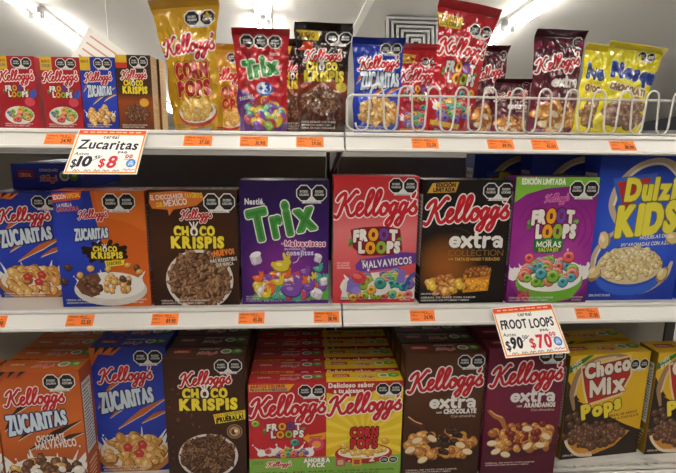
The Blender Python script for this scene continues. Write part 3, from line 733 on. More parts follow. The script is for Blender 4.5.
def art_froot_mid():
    W, H = 86, 126; c = Canvas(W, H, '#cf3a40'); c.grad(0, 0, W, H, [(0, '#c42c32'), (.22, '#cc3c40'), (.42, '#e07a7c'), (.7, '#d9585c'), (1, '#c23038')])
    c.brand(.5, 38.5, 84.5, 3.2, ow=1.25, wt=.29); froot_name(c, 21, 62.8, 45, 10.5)
    c.g('slogan'); c.poly([(23, 87), (28, 81), (50, 78.5), (72, 74), (86, 75), (86, 85), (60, 90.5), (30, 93.5), (24, 92)], '#6a3a98'); c.text('CON', 29, 83.8, 1.8, '#f4f1ea', w=4); c.text('MALVAVISCOS', 31, 90.5, 7, '#f4f1ea', w=51, rot=-.1, jit=.03, fat=.12, out=.4, oc='#3c1c62', bold=.02)
    c.text('NO AÑADE', 4, 85.5, 1.7, '#f4e2dc', w=13, bold=.01); c.text('COLORANTES', 4, 88, 1.7, '#f4e2dc', w=13, bold=.01); c.text('ARTIFICIALES', 4, 90.5, 1.7, '#f4e2dc', w=14, bold=.01)
    c.g('cereal_picture'); c.splash(50, 108, 38, 14, 9); c.poly([(8, 122), (12, 104), (28, 96), (60, 93), (80, 100), (85, 104), (86, 122)], '#e9e4de')
    c.pile(56, 103, 26, 9, 34, 5.0, 'loop', RINGS); c.pile(24, 117, 16, 4, 10, 4, 'loop', RINGS); c.pile(62, 117, 20, 4, 10, 4.2, 'loop', RINGS)
    c.ell(48, 110, 12, 8, '#dcd8d4', 0, 18); c.loop(49, 105, 6.2, *RINGS[1]); c.loop(40, 112, 5, *RINGS[2])
    c.poly([(14, 114), (15, 104), (19, 97), (23, 95), (28, 103), (29, 112), (23, 117)], '#7c68b8'); c.ell(24, 113, 5, 4, '#8f7cc8'); c.ell(27, 100, 8, 5.6, '#c23e40', .3, 14); c.ell(25, 98, 5, 2.6, '#dd6c66', .3, 10)
    c.poly([(66, 104), (68, 94), (72, 90), (76, 96), (74, 106)], '#7c68b8'); c.curve([(74, 112), (80, 100), (85, 96)], 3.4, '#2c50a8')
    c.seals(55, 1.5, 14.6); c.fine(6, 121, 62, 1.5, '#3a2a2a'); c.fine(70, 121, 83, 1.5, '#f4e2dc')
    return c

def art_froot_moras():
    W, H = 86, 122; c = Canvas(W, H, '#8c2382'); c.grad(0, 0, W, H, [(0, '#7c1c78'), (.45, '#9a2c8c'), (.8, '#8a2480'), (1, '#5c1458')]); c.radial(44, 84, 46, 42, '#b84aa4', '#92288a', 24)
    for r in (26, 33, 40): c.curve([(44 + r * math.cos(a), 50 + r * .8 * math.sin(a)) for a in np.linspace(-2.8, .6, 9)], 1.2, '#7c1e78')
    c.poly([(0, 0), (86, 0), (86, 6), (60, 8), (30, 11), (12, 16), (0, 24)], '#7cb83c')
    c.g('slogan'); c.text('EDICIÓN LIMITADA', 6, 6.8, 5.2, '#f4f1ea', w=45, fat=.2)
    c.brand(31, 23.5, 25, 2, col='#c23a8e', oc='#e8b8da', ow=.35)
    froot_name(c, 20, 44, 44, 12.2, back=None)
    c.g('cereal_picture'); c.splash(43, 92, 40, 18, 11); c.ell(44, 100, 36, 22, '#6faa34', 0, 26); c.ell(44, 92, 36, 14, '#f0eeea', 0, 26); c.poly([(8, 104), (80, 104), (70, 118), (50, 122), (20, 121)], '#6aa632'); c.ell(44, 98, 34, 13, '#f0eeea', 0, 26)
    c.pile(43, 91, 28, 13, 36, 5.6, 'loop', MORA); c.loop(62, 76, 6.2, *MORA[0]); c.loop(20, 77, 5, *MORA[0]); c.loop(47, 95, 7, *MORA[2]); c.loop(34, 92, 6, *MORA[1])
    for k in range(12): c.ell(17 + 5 * math.cos(k * 1.3), 115 + 4 * math.sin(k * 2.1), 2, 2, ('#a82440', '#c8485c')[k % 2], 0, 8)
    c.g('slogan'); c.poly([(23, 59), (39, 57.4), (55, 59), (54, 71), (39, 72.5), (24, 71)], '#2f7a3c'); c.text('SABOR', 36, 60.8, 1.6, '#f4f1ea', w=6); c.text('MORAS', 26.5, 66.6, 5.6, '#f4f1ea', w=26, jit=.06, fat=.1, bold=.02); c.text('SALVAJES', 29, 70.8, 3.4, '#e8d84a', w=21)
    c.seals(55.5, 3.4, 15.2); c.fine(2, 117.6, 50, 1.6, '#e6d6e2'); c.fine(70, 117.6, 82, 1.6, '#e6d6e2')
    return c

def extra_word(c, x, y, w, xh, col='#f2efe9', wt=.36):
    c.g('product_name'); k = w / 4.62; P = lambda pts: [(x + a * k, y - b * xh) for a, b in pts]; W_ = wt * xh * 1.0
    arc = lambda cx, cy, r, a0, a1, n=12: [(cx + r * .92 * math.cos(t), cy + r * math.sin(t)) for t in np.linspace(a0, a1, n)]
    c.stroke(P(arc(.45, .5, .40, .0, 5.55)), W_, col); c.stroke(P([(.1, .5), (.80, .5)]), W_ * .72, col, caps=False)
    c.stroke(P([(1.08, .92), (1.78, .08)]), W_ * 1.05, col); c.stroke(P([(1.78, .92), (1.08, .08)]), W_ * 1.05, col)
    c.stroke(P([(2.22, 1.34), (2.22, .3), (2.30, .12), (2.52, .08)]), W_ * 1.05, col); c.stroke(P([(1.98, .90), (2.56, .90)]), W_ * .8, col)
    c.stroke(P([(2.92, .92), (2.92, .06)]), W_ * 1.05, col); c.stroke(P([(2.92, .5), (3.02, .82), (3.34, .90)]), W_ * .95, col)
    c.stroke(P([(3.66, .78), (3.86, .93), (4.18, .92), (4.36, .72), (4.36, .06)]), W_ * .95, col); c.stroke(P(arc(4.0, .3, .24, .6, .6 + 2 * PI)), W_ * .75, col)

def art_extra(kind):
    if kind == 'collection':
        W, H = 87, 123; c = Canvas(W, H, '#1c1512'); c.grad(0, 0, W, H, [(0, '#17110f'), (.6, '#1e1613'), (1, '#120d0b')]); c.radial(26, 84, 36, 34, '#9a5a22', '#1c1512', 26, .5)
        for r in (24, 30): c.curve([(30 + r * math.cos(a), 76 + r * math.sin(a)) for a in np.linspace(-1.5, -.1, 7)], 1.0, '#4a3018')
        c.g('slogan'); c.poly([(8, 3), (34, 1.8), (31, 11.6), (24, 12), (3, 12.6)], '#c8983e'); c.text('EDICIÓN', 11.5, 7, 3.6, '#2a1c0c', w=19, fat=.15, rot=-.03); c.text('LIMITADA', 9, 11.4, 3.6, '#2a1c0c', w=21, fat=.15, rot=-.03)
        c.brand(1, 42, 85, 6, ow=1.25, wt=.29)
        c.g('product_name'); extra_word(c, 28, 65.5, 55, 10.5); c.text('COLLECTION', 27, 74.4, 6.4, '#946a34', w=56, bold=0.0)
        c.g('slogan'); c.text('SABOR', 27, 78.4, 1.8, '#d8a84c', w=5.5, bold=.01); c.text('TARTA DE MANGO Y DURAZNO', 34, 79, 3, '#e0b050', w=46)
        c.g('cereal_picture'); c.poly([(44, 92), (52, 86), (66, 84), (72, 88), (70, 110), (44, 112)], '#c8821e'); c.poly([(44, 92), (52, 85), (67, 84), (73, 89), (70, 95), (48, 97)], '#7a4420')
        for k in range(6): c.stroke([(46 + k * 4.5, 95), (51 + k * 4, 87)], 1.4, '#d8963e'); c.poly([(44.5 + k * 4.4, 99), (48 + k * 4.4, 98.5), (48.5 + k * 4.2, 109 - (k % 2) * 3), (45 + k * 4.2, 110)], ('#e8a82c', '#f2c04a')[k % 2])
        c.pile(57, 104, 11, 5, 26, 3.0, 'flake', [('#e8a82c', '#9a6414', '#f6cf66'), ('#d8902a', '#8a5412', '#f0b850')]); c.pile(58, 90, 12, 3.5, 18, 2.4, 'flake', [('#8a4e24', '#4a260e', '#b87a44'), ('#a86a34', '#5e3414', '#d09a5c')])
        c.pile(28, 104, 20, 9, 30, 4.4, 'flake', NUTS); c.pile(24, 104, 18, 6, 5, 3.4, 'puff', [('#d8b83a', '#8a701c', '#f0dc84')])
        c.seals(58, 2.4, 15.2); c.fine(1.5, 113.5, 20, 1.6, '#f0ece4', 1); c.fine(1.5, 117.5, 58, 1.7, '#f0ece4')
        return c
    W, H = 83, (140 if kind == 'chocolate' else 148); bg, dk, lt = {'chocolate': ('#4a2716', '#371c10', '#58341e'), 'berry': ('#66142f', '#4c0d24', '#74203a')}[kind]
    c = Canvas(W, H, bg); c.grad(0, 0, W, H, [(0, bg), (.35, lt), (.6, bg), (1, dk)])
    c.brand(3, 41.5, 79, 6.5, ow=1.4, wt=.29)
    c.g('product_name'); extra_word(c, 27, 60.5, 49.5, 9.6)
    c.g('slogan'); c.text('SABOR', 34, 66.6, 2, '#f2efe9', w=6); c.text('CHOCOLATE' if kind == 'chocolate' else 'ARÁNDANOS', 42, 67, 5, '#f2efe9', w=34.5, fat=.25); c.text('Con almendras', 50, 71.6, 3, '#d8b8a0', w=26, bold=.01)
    c.g('cereal_picture'); c.curve([(3, 70), (10, 76), (18, 80), (24, 92)], 4.5, '#a86a34' if kind == 'berry' else '#5a3018', taper=(.5, 1, 1.4, .9)); c.curve([(5, 69.6), (12, 75), (19, 78)], 1.2, '#e8b878')
    c.ell(43, 116, 42, 10, dk, 0, 24)
    c.pile(42, 102, 36, 15, 60, 5.2, 'puff', NUTS, .3)
    if kind == 'chocolate':
        for k in range(16):
            x, y = 44 + c.rnd.gauss(0, 12), 100 + c.rnd.gauss(0, 8); r = c.rnd.uniform(3.5, 6.5); c.poly([(x - r, y - r * .5), (x + r * .2, y - r * .8), (x + r, y), (x + r * .5, y + r * .8), (x - r * .7, y + r * .6)], ('#2a1710', '#351e14', '#40261a')[k % 3]); c.poly([(x - r * .7, y - r * .4), (x + r * .2, y - r * .6), (x + r * .5, y - r * .1), (x - r * .4, y)], '#54362a')
        AL = ((8, 108), (22, 120), (15, 97), (31, 95), (70, 112), (62, 104))
    else:
        for k in range(12):
            x, y = 42 + c.rnd.gauss(0, 14), 100 + c.rnd.gauss(0, 8); c.puff(x, y, 4.2, '#7c2a24', '#42100e', '#b05a48')
        c.curve([(36, 94), (44, 100), (42, 108), (52, 106)], 1.6, '#d88a2c')
        AL = ((10, 108), (50, 113), (26, 122), (15, 118), (64, 112), (70, 102), (48, 92))
    for k in range(6): c.puff(c.rnd.uniform(10, 72), c.rnd.uniform(106, 118), 4.2, *NUTS[k % 3])
    for x, y in AL: c.almond(x, y, 5.6)
    c.seals(53.5, 1.6, 14.2); c.fine(4, 133, 60, 1.5, '#e8d8c8')
    return c

def art_dulzi():
    W, H = 95, 148; c = Canvas(W, H, '#2444b4'); c.grad(0, 0, W, H, [(0, '#1f3aa0'), (.4, '#2c52c8'), (.75, '#2446b4'), (1, '#1c3494')]); c.radial(45, 70, 50, 50, '#3c66d8', '#2a4ec4', 24)
    c.g('front_artwork'); c.curve([(88, 38), (84, 16), (64, 5), (40, 10), (22, 28), (16, 48), (24, 66), (34, 74)], 7.5, '#c9b596', taper=(.5, 1, .9, 1, .8, .4)); c.curve([(84, 22), (64, 7.5), (41, 12), (24, 29), (18.5, 48)], 2.4, '#eee4d0')
    c.curve([(32, 68), (14, 84), (4, 102), (10, 124), (34, 140), (62, 138), (82, 124), (88, 108)], 6, '#c9b596', taper=(.3, .9, 1, 1, .9, 1, .6)); c.curve([(10, 92), (6, 106), (12, 124), (34, 138)], 2, '#eee4d0')
    c.g('product_name'); c.poly([(14, 22), (60, 16), (58, 24), (34, 60), (26, 56)], '#3c66c8'); c.poly([(19, 25.5), (54, 20.5), (52, 26), (33, 52), (28, 50)], '#b83038')
    c.text('Dulzi', 29, 43.5, 21, '#ece04a', w=52, fat=.9, out=.8, oc='#7a6a1c', rot=-.04, shear=.08, bold=.03)
    c.text('KIDS', 24, 80, 29, '#ece04a', w=62, fat=1.5, out=.9, oc='#7a6a1c', rot=-.1, shear=.12, bold=.03)
    c.g('slogan'); c.text('HOJUELAS DE MAÍZ', 50, 83.5, 3.6, '#eeeae4', w=42, rot=-.08, shear=.2); c.text('ESCARCHADAS CON AZÚCAR', 31, 91.6, 3.8, '#eeeae4', w=60, rot=-.06, shear=.2)
    c.g('cereal_picture'); c.ell(43, 118, 38, 26, '#2448b0', .0, 30); c.ell(43, 119, 37, 24, '#3560c8', 0, 28); c.ell(43, 112, 37, 22, '#2a4aa8', 0, 28); c.ell(43, 111, 35, 20, '#d8c49a', 0, 28)
    c.pile(43, 109, 31, 17, 130, 3.6, 'flake', [('#d9c48c', '#a08650', '#efe4bc'), ('#cdb378', '#947644', '#e8d8a8'), ('#e2d2a2', '#aa9260', '#f6ecd0')])
    for x, y in ((12, 84), (5, 118), (79, 120), (84, 82)): c.flake(x, y, 8, '#ddc48a', '#a08048', '#f0e2b4')
    c.fine(3, 143.5, 26, 2.4, '#e6e4ea', 1)
    return c

def art_chocomix():
    W, H = 90, 107; c = Canvas(W, H, '#e6b820'); c.grad(0, 0, W, H, [(0, '#efc62a'), (.5, '#e4b41c'), (1, '#d6a416')])
    c.poly([(0, 32), (14, 46), (30, 54), (50, 64), (70, 74), (90, 82), (90, 107), (0, 107)], '#2a1b14'); c.poly([(0, 24), (8, 36), (16, 46), (0, 40)], '#3a261c')
    c.g('corner_banner'); c.poly([(0, 10), (20, 0), (26, 0), (0, 18)], '#2f7a38'); c.text('multi', 3, 11.6, 4, '#eef0e4', w=11, rot=-.5); c.text('grano', 4.5, 15.5, 4, '#eef0e4', w=12, rot=-.5)
    c.g('front_artwork'); c.curve([(10, 54), (6, 36), (12, 16), (28, 5), (50, 2), (66, 4)], 6, '#a8825c', taper=(.5, 1, 1, .8, .6, .3)); c.curve([(9, 40), (14, 18), (29, 6.5), (50, 3.5)], 2, '#e0ccae')
    c.g('product_name'); c.poly([(12, 11), (68, 2), (72, 22), (63, 43), (24, 52), (18, 36)], '#e8d2a0'); c.poly([(14, 13), (66, 4.5), (69.5, 22), (61, 41), (25.5, 49.5), (20, 35)], '#b8281f')
    c.text('Choco', 19, 23.5, 14, '#f4ecdc', w=50, fat=.8, out=.7, oc='#5a140e', rot=-.14, jit=.03); c.text('Mix', 27, 43, 17, '#f4ecdc', w=39, fat=.7, out=.7, oc='#5a140e', rot=-.14)
    c.text('Pops', 21, 66, 14, '#ecd83a', w=44, fat=.8, out=.9, oc='#4a3010', rot=-.22, jit=.08)
    c.g('slogan'); c.text('CEREAL DE ARROZ', 50, 66, 2.4, '#5a3a1c', w=34, rot=-.1); c.text('SABOR A CHOCOLATE', 50, 70, 2.4, '#5a3a1c', w=36, rot=-.1)
    c.g('cereal_picture'); c.poly([(3, 84), (8, 94), (20, 103), (40, 104), (62, 97), (78, 82), (70, 80), (40, 92), (14, 84)], '#c8882c'); c.curve([(2, 80), (8, 93), (20, 103), (36, 105)], 3, '#ead9b8')
    c.pile(38, 82, 32, 13, 110, 4.0, 'puff', BALL); 
    for x, y in ((0, 82), (10, 60), (6, 70), (14, 66), (3, 62)): c.puff(x + 2, y, 4.2, *BALL[0])
    c.fine(3, 103.6, 36, 1.9, '#eee6da', 1); c.seals(68, 7, 10.4)
    return c

def art_bundle():
    W, H = 156, 115; c = Canvas(W, H, '#bf2730'); c.grad(0, 0, 78, H, [(0, '#b8222a'), (.4, '#c62e34'), (1, '#a81c24')]); c.grad(78, 0, 156, H, [(0, '#e2bc1e'), (.5, '#ecca2e'), (1, '#d8a81a')])
    for k in range(18):
        a0 = -PI + k * PI / 9; c.poly([(117, 62), (117 + 70 * math.cos(a0), 62 + 70 * math.sin(a0)), (117 + 70 * math.cos(a0 + .14), 62 + 70 * math.sin(a0 + .14))], '#f2d64a') if 78 <= 117 + 38 * math.cos(a0) else None
    c.rect(0, 0, 78, H, '#bf2930')
    c.g('slogan'); c.poly([(1, 1.5), (46, 1.5), (40, 9), (1, 9)], '#e0a828'); c.text('¡NUEVOS COLORES', 2.5, 4.8, 2.8, '#8a1a20', w=34, fat=.1); c.text('FROOTFOWERFOOD!', 2.5, 8.3, 2.6, '#2a3c8c', w=36, fat=.1)
    c.sfx = '#2'; c.g('slogan'); c.poly([(78, 0), (156, 0), (156, 8), (128, 10), (118, 16), (100, 17), (78, 12)], '#b4242a'); c.text('Delicioso sabor', 80, 6.4, 5, '#f4efe6', w=46, fat=.2); c.text('a tu alcance', 85.5, 12.4, 4.6, '#f4efe6', w=30, fat=.2)
    c.brand(79, 36.5, 76, 4.5, ow=1.2, wt=.29); c.sfx = ''; c.brand(.5, 37, 77, 4, ow=1.2, wt=.29)
    froot_name(c, 18, 52.6, 35, 7.4, back=None)
    c.g('front_artwork'); c.loop(6.5, 44, 4, *RINGS[3]); c.loop(46, 66.5, 4.4, *RINGS[1])
    c.poly([(54, 62), (60, 57), (60, 59), (78, 56), (77, 64), (61, 66), (60, 68)], '#e09a28'); c.rect(61, 60.6, 74, 61.6, '#8a1a20'); c.rect(61, 62.6, 72, 63.4, '#8a1a20')
    c.ell(68, 70, 8, 7.4, '#d84a6a', 0, 20); c.ell(68, 70, 4.6, 4.2, '#eaa04a', 0, 14)
    c.g('cereal_picture'); c.splash(36, 78, 26, 9, 9); c.pile(36, 78, 24, 4, 22, 3, 'loop', RINGS)
    c.sfx = '#2'; c.g('cereal_picture'); c.ell(117, 82, 30, 12, '#b8282e', 0, 24); c.ell(117, 80, 27, 8, '#efe6d2', 0, 24); c.pile(117, 77.5, 22, 5, 34, 3.6, 'puff', POPS); c.puff(96, 72, 3.6, *POPS[0]); c.puff(139, 68, 3.8, *POPS[1])
    c.g('product_name'); c.text('CORN', 103, 62.4, 10.6, '#c0262c', w=28, fat=.45, out=.9, oc='#3a1410'); c.text('POPS', 103.6, 75.6, 10.6, '#c0262c', w=27, fat=.45, out=.9, oc='#3a1410')
    c.seals(128, 2.2, 13.4); c.sfx = ''; c.seals(49.5, 2.2, 13.6)
    return c
def art_band():
    c = Canvas(156, 37, '#86b04a'); c.grad(0, 0, 156, 37, [(0, '#86b24a'), (1, '#7aa440')])
    c.brand(17, 11.4, 25, 1, ow=.8); c.g('slogan'); c.text('AHORRA', 55, 7, 6, '#f4f1ea', w=27, fat=.4, out=.5, oc='#4a6a26'); c.text('PACK', 59, 14, 6, '#f4f1ea', w=18, fat=.4, out=.5, oc='#4a6a26')
    c.g('pack_icons'); c.rect(88, 2, 98, 14, '#b8585a'); c.rect(90, 5, 96, 12, '#d8a890'); c.text('+', 100.5, 9, 4, '#f4f1ea', w=3); c.rect(105, 2, 115, 14, '#d8b03c'); c.rect(107, 5, 113, 12, '#b83c38'); c.text('2', 123, 8, 7, '#f4f1ea', w=5, fat=.3); c.text('PIEZAS', 118, 12, 2.6, '#3c5420', w=12, bold=.01)
    c.seals(134, 2, 9.4, tab=False); c.fine(3, 5, 15, 1.3, '#3c5420'); c.fine(4, 22, 150, 2.4, '#3c5420')
    return c

def art_small(kind):
    W, H = 37, 70
    if kind == 'froot':
        c = Canvas(W, H, '#b8242c'); c.grad(0, 0, W, H, [(0, '#b4222a'), (1, '#a41e28')]); c.g('slogan'); c.rect(0, 0, 11, 13, '#dcb42c'); c.text('NUEVO', 1.4, 5.6, 2.4, '#7a1a20', w=8); c.text('COLOR', 1.4, 9.6, 2.4, '#2a3c8c', w=8)
        c.brand(1, 24, 34, 2, ow=.9); froot_name(c, 7, 33.5, 20, 5, back=None); c.g('cereal_picture'); c.ell(18, 57, 14, 9, '#e6e2dc', 0, 20); c.pile(18, 55, 12, 7, 30, 2.6, 'loop', RINGS); c.ell(29, 44, 5, 4.4, '#d84a5a', 0, 12); c.ell(33, 36, 3, 5, '#3a58b0', .4, 10)
    elif kind == 'zuca':
        c = Canvas(W, H, '#2838a8'); c.grad(0, 0, W, H, [(0, '#2434a0'), (.5, '#2e48c0'), (1, '#20308e')]); claws(c, W, H); c.g('slogan'); c.rect(0, 0, 11, 13, '#dcb42c'); c.text('NUEVO', 1.4, 5.6, 2.4, '#7a1a20', w=8)
        c.brand(4, 23.5, 29, 2, ow=.8); zuca_name(c, 6, 38.5, 26, 9, 3, o=.8); c.g('cereal_picture'); c.splash(18, 56, 15, 7, 7); c.pile(19, 57, 14, 9, 40, 2.8, 'flake', FLK)
    else:
        c = Canvas(W, H, '#3c2418'); c.grad(0, 0, W, H, [(0, '#33201a'), (.5, '#4a2c1c'), (.62, '#9a4a20'), (1, '#5a2c16')]); c.g('slogan'); c.rect(0, 0, 12, 7, '#dcb42c'); c.rect(0, 7, 12, 12, '#c83c24')
        c.brand(5, 22, 27, 1.5, ow=.8); krispis_name(c, 6, 28.5, 26, 5.4); c.g('cereal_picture'); c.pile(20, 54, 12, 8, 90, 2.0, 'flake', CHOC); c.ell(28, 44, 5, 4, '#e0a83a', 0, 12)
    c.seals(15, 1.4, 9.6)
    c.fine(3, 66, 30, 1.2, '#e6ddd2')
    return c

# film bags
def bag(kind):
    if kind == 'pops':
        W, H = 62, 128; c = Canvas(W, H, '#c8981e'); c.grad(0, 0, W, H, [(0, '#b88a1c'), (.3, '#d0a024'), (1, '#be8e1c')])
        c.seals(30, 12, 14.5); c.brand(1.5, 53, 59, 4, ow=1.3, wt=.30); c.g('p')
        c.text('CORN', 13, 76, 14, '#a8222a', w=37, fat=.9, out=.8, oc='#e8c05a', out2=.9, oc2='#8a1c1c'); c.text('POPS', 14, 94, 14, '#a8222a', w=37, fat=.9, out=.8, oc='#e8c05a', out2=.9, oc2='#8a1c1c')
        c.ell(33, 112, 23, 14, '#b83028', 0, 26); c.ell(33, 110, 22, 12, '#efe6d2', 0, 26); c.pile(33, 108, 18, 9, 60, 4.0, 'puff', POPS); c.fine(4, 123, 24, 1.6, '#4a3010')
    elif kind == 'trix':
        W, H = 55, 104; c = Canvas(W, H, '#b8222c'); c.grad(0, 0, W, H, [(0, '#b02028'), (.5, '#c42830'), (1, '#a41c28')]); c.poly([(0, 58), (16, 66), (40, 96), (55, 92), (55, 104), (0, 104)], '#5a2a78')
        c.seals(7, 6, 13.5, 3, tab=False); c.text('Nestlé', 36, 26, 3.6, '#f0d8d4', w=10)
        for ch, x, y, h, w in (('T', 10, 50, 17, 12), ('r', 21, 48, 16, 7), ('i', 29, 46, 19, 3.6), ('x', 34, 45, 16, 12)): c.text(ch, x, y, h, '#3f9444', w=w, rot=-.16, fat=1.2, out=1.1, oc='#f2efe9')
        c.ell(31, 60, 9, 7, '#3a68b4', 0, 20); c.ell(30, 59, 8, 6, '#dfe9f4', 0, 18); c.text('3', 31, 63, 9, '#2c58a8', w=5, fat=.5); c.text('+', 25, 62, 5, '#2c58a8', w=4, fat=.4)
        c.text('SABORES', 4, 72, 3.6, '#f2efe9', w=15, rot=-.2)
        TR = [('#7b4aa8', '#45246e', '#a67fce'), ('#d9c23a', '#8e7a18', '#f0e284'), ('#dd8a3c', '#8e4a1c', '#f0b87a'), ('#5aa890', '#2a6a58', '#9ad0bc'), ('#8cb446', '#56742a', '#badc84'), ('#b03a52', '#6e1c28', '#d8808c')]; c.pile(29, 84, 21, 14, 60, 4.6, 'puff', TR)
    elif kind == 'krispis':
        W, H = 52, 108; c = Canvas(W, H, '#2e1d17'); c.grad(0, 0, W, H, [(0, '#2a1b16'), (.42, '#34211a'), (.56, '#8e3a1c'), (.66, '#6a2e18'), (1, '#2a1a14')]); c.poly([(2, 7), (24, 8), (21, 17), (2, 16)], '#d8c23c'); c.text('NUEVO', 4, 14, 4.6, '#7a2a1c', w=14); c.poly([(2, 18), (16, 18), (16, 27), (2, 26)], '#c8462a')
        c.seals(28, 8, 12); c.brand(7, 37, 37, 2, ow=1.0, wt=.29); krispis_name(c, 7, 46, 40, 8); c.cur = 'p'; c.pile(26, 76, 20, 13, 190, 2.6, 'flake', CHOC); c.ell(45, 62, 6, 5, '#d8c23c', 0, 14); c.fine(3, 98, 40, 1.8, '#d8ccc0', 3)
    elif kind == 'zuca':
        W, H = 50, 94; c = Canvas(W, H, '#2440b0'); c.grad(0, 0, W, H, [(0, '#1c3298'), (.5, '#2c4cc4'), (1, '#1c3090')]); claws(c, W, H)
        c.seals(27, 5, 10.5); c.brand(5, 31, 42, 4, ow=1.0, wt=.30); zuca_name(c, 7, 50, 40, 13.5, 4); c.cur = 'p'; c.pile(27, 72, 20, 13, 90, 4, 'flake', FLK); c.fine(3, 88, 36, 1.6, '#e0e0ea')
    elif kind == 'froot':
        W, H = 56, 125; c = Canvas(W, H, '#ae2028'); c.grad(0, 0, W, H, [(0, '#a41e26'), (.5, '#b8242c'), (1, '#9c1a22')]); c.poly([(0, 13), (24, 15), (22, 26), (0, 26)], '#d8b23c'); c.text('NUEVOS', 2, 19, 4, '#7a1a20', w=16); c.text('COLORES', 2, 24.4, 4, '#2f6a34', w=18)
        c.seals(31, 18, 11.5); c.brand(1, 51, 54, 3, ow=1.3, wt=.30); froot_name(c, 12, 67, 34, 9.5, back=None); c.cur = 'p'; c.loop(35, 87, 4, *RINGS[1]); c.loop(47, 84, 4, *RINGS[2]); c.splash(28, 103, 22, 9, 8); c.pile(28, 104, 20, 10, 46, 4, 'loop', RINGS); c.rect(4, 117, 40, 122, '#c8a03a')
    elif kind == 'extra':
        W, H = 50, 104; c = Canvas(W, H, '#54202c'); c.grad(0, 0, W, H, [(0, '#4c1c28'), (.5, '#5c2430'), (1, '#6a1a38')]); c.brand(2, 41, 46, 9, ow=1.1, wt=.30, col='#b8283a'); c.cur = 'p'; extra_word(c, 19, 55, 29, 7.5); c.text('ARÁNDANOS', 31, 61, 3.4, '#f0e0dc', w=17); c.pile(27, 85, 22, 15, 55, 5, 'puff', NUTS)
        for x, y in ((12, 92), (30, 94), (22, 82)): c.almond(x, y, 5)
        c.seals(38, 6, 10); c.fine(3, 99, 34, 1.6, '#f0d8e0')
    else:
        W, H = 56, 92; c = Canvas(W, H, '#d8cc24'); c.grad(0, 0, W, H, [(0, '#cfc222'), (.5, '#e0d42c'), (1, '#cabb20')]); c.text('Nesquik', 6, 34, 14, '#27408c', w=62, fat=1.2, out=.5, oc='#e8e4c0', bold=.035, rot=.06); c.text('CHOCOLATE', 6, 47, 6, '#8a6a4c', w=40, fat=.5, out=.8, oc='#efe6cc', rot=.1, jit=.1); c.pile(28, 70, 22, 15, 70, 4.6, 'puff', [('#7c5a48', '#3e261a', '#a98a78'), ('#8a6a58', '#4a3024', '#b89c8c')]); c.seals(30, 6, 9)
    return c

# ------------------------------------------------------------------ middle shelf
D = 0.065
zm = S_MID
xz = aty(30.5, 240, .092)[0]
make_box('blue flake cereal box set back at the left end of the middle shelf', .170, .262, D, art_zucaritas(66, 107), (xz, .092, zm), top=flap('#22339a'), side=facts('#22339a'))
make_box('half blue half orange cereal box with milk bowl on the middle shelf', .203, .276, D, art_zuca_choco(), (-.5585, .016, zm), cside='#d4641f', ctop='#d4641f', top=flap('#c85c1e'), side=facts('#c85c1e'))
make_box('brown puffed chocolate rice box with orange speech bubble on the middle shelf', .202, .279, D, art_krispis_mid(), (-.349, .018, zm), top=flap('#4a2a1b'), side=facts('#4a2a1b'))
make_box('purple cereal box with big green letters on the middle shelf', .209, .302, D, art_trix(), (-.137, .02, zm), cside='#3b1b66', top=flap('#2c1450'), side=facts('#3b1b66'))
make_box('red ring cereal box with purple banner on the middle shelf', .204, .313, D, art_froot_mid(), (.0805, .02, zm), top=flap('#b8282e'), side=facts('#b8282e'))
make_box('black cereal box with gold corner banner on the middle shelf', .214, .306, D, art_extra('collection'), (.2995, .010, zm), top=flap('#1c1512'), side=facts('#1c1512'))
make_box('magenta ring cereal box with green top band on the middle shelf', .207, .315, D, art_froot_moras(), (.5175, .008, zm), top=flap('#7cb83c'), side=facts('#7c1c78'))
dz = make_box('tall bright blue box with big yellow letters, nearest on the middle shelf', .236, .366, .07, art_dulzi(), (.744, .018, zm), side=facts('#1f3aa0'), group='tall blue cereal boxes')
dup(dz, (.612, .10, zm), 'tall blue box half hidden behind the magenta box', 'tall blue cereal boxes')
dup(dz, (.49, .185, zm), 'tall blue box farthest back in the dark behind the black and magenta boxes', 'tall blue cereal boxes')
zb_low = make_box('upright blue flake box behind the front blue box, middle shelf far left', .170, .262, D, art_zucaritas(66, 107), (xz, .162, zm), top=flap('#22339a'))
dup(zb_low, (xz, .23, zm), 'rearmost upright blue flake box at the far left of the middle shelf')
r = dup(zb_low, (xz + .02, .422, zm + .263), 'blue box lying flat on the upright blue boxes, its top end showing', rot=(PI / 2, 0, 0))
dup(zb_low, (-.545, .18, zm), 'dark blue box standing back behind the half orange box')

dup(dz, (.992, .02, zm), 'tall blue box at the right end of the middle shelf beside the nearest one', 'tall blue cereal boxes')
dup(zb_low, (xz - .185, .092, zm), 'blue flake box at the very left end of the middle shelf')
# ------------------------------------------------------------------ bottom shelf
zb = S_BOT
SEQ = ('second', 'third', 'fourth', 'fifth')
def file_of(root, n, step, what, group, dx=0.0):
    root['group'] = group
    for k in range(n): dup(root, (root.location.x + dx * (k + 1), root.location.y + step * (k + 1), root.location.z), f'{what}, {SEQ[k]} from the front of its file', group)
b = make_box('orange flake cereal box at the left end of the bottom shelf', .197, .331, D, art_zucaritas(78, 124, '#c2601f', orange=True), (-.735, .005, zb), cside='#b8551f', top=flap('#b4521e', red=False), side=facts('#b8551f'))
file_of(b, 4, .068, 'orange flake box on the bottom shelf', 'orange flake boxes')
dup(b, (-.94, .01, zb), 'orange flake box at the very left end of the bottom shelf', 'orange flake boxes')
b = make_box('blue flake cereal box on the bottom shelf beside the brown box', .19, .357, D, art_zucaritas(76, 139), (-.5435, .075, zb), top=flap('#22339a'), side=facts('#22339a'))
file_of(b, 3, .068, 'blue flake box on the bottom shelf', 'blue flake boxes on the bottom shelf')
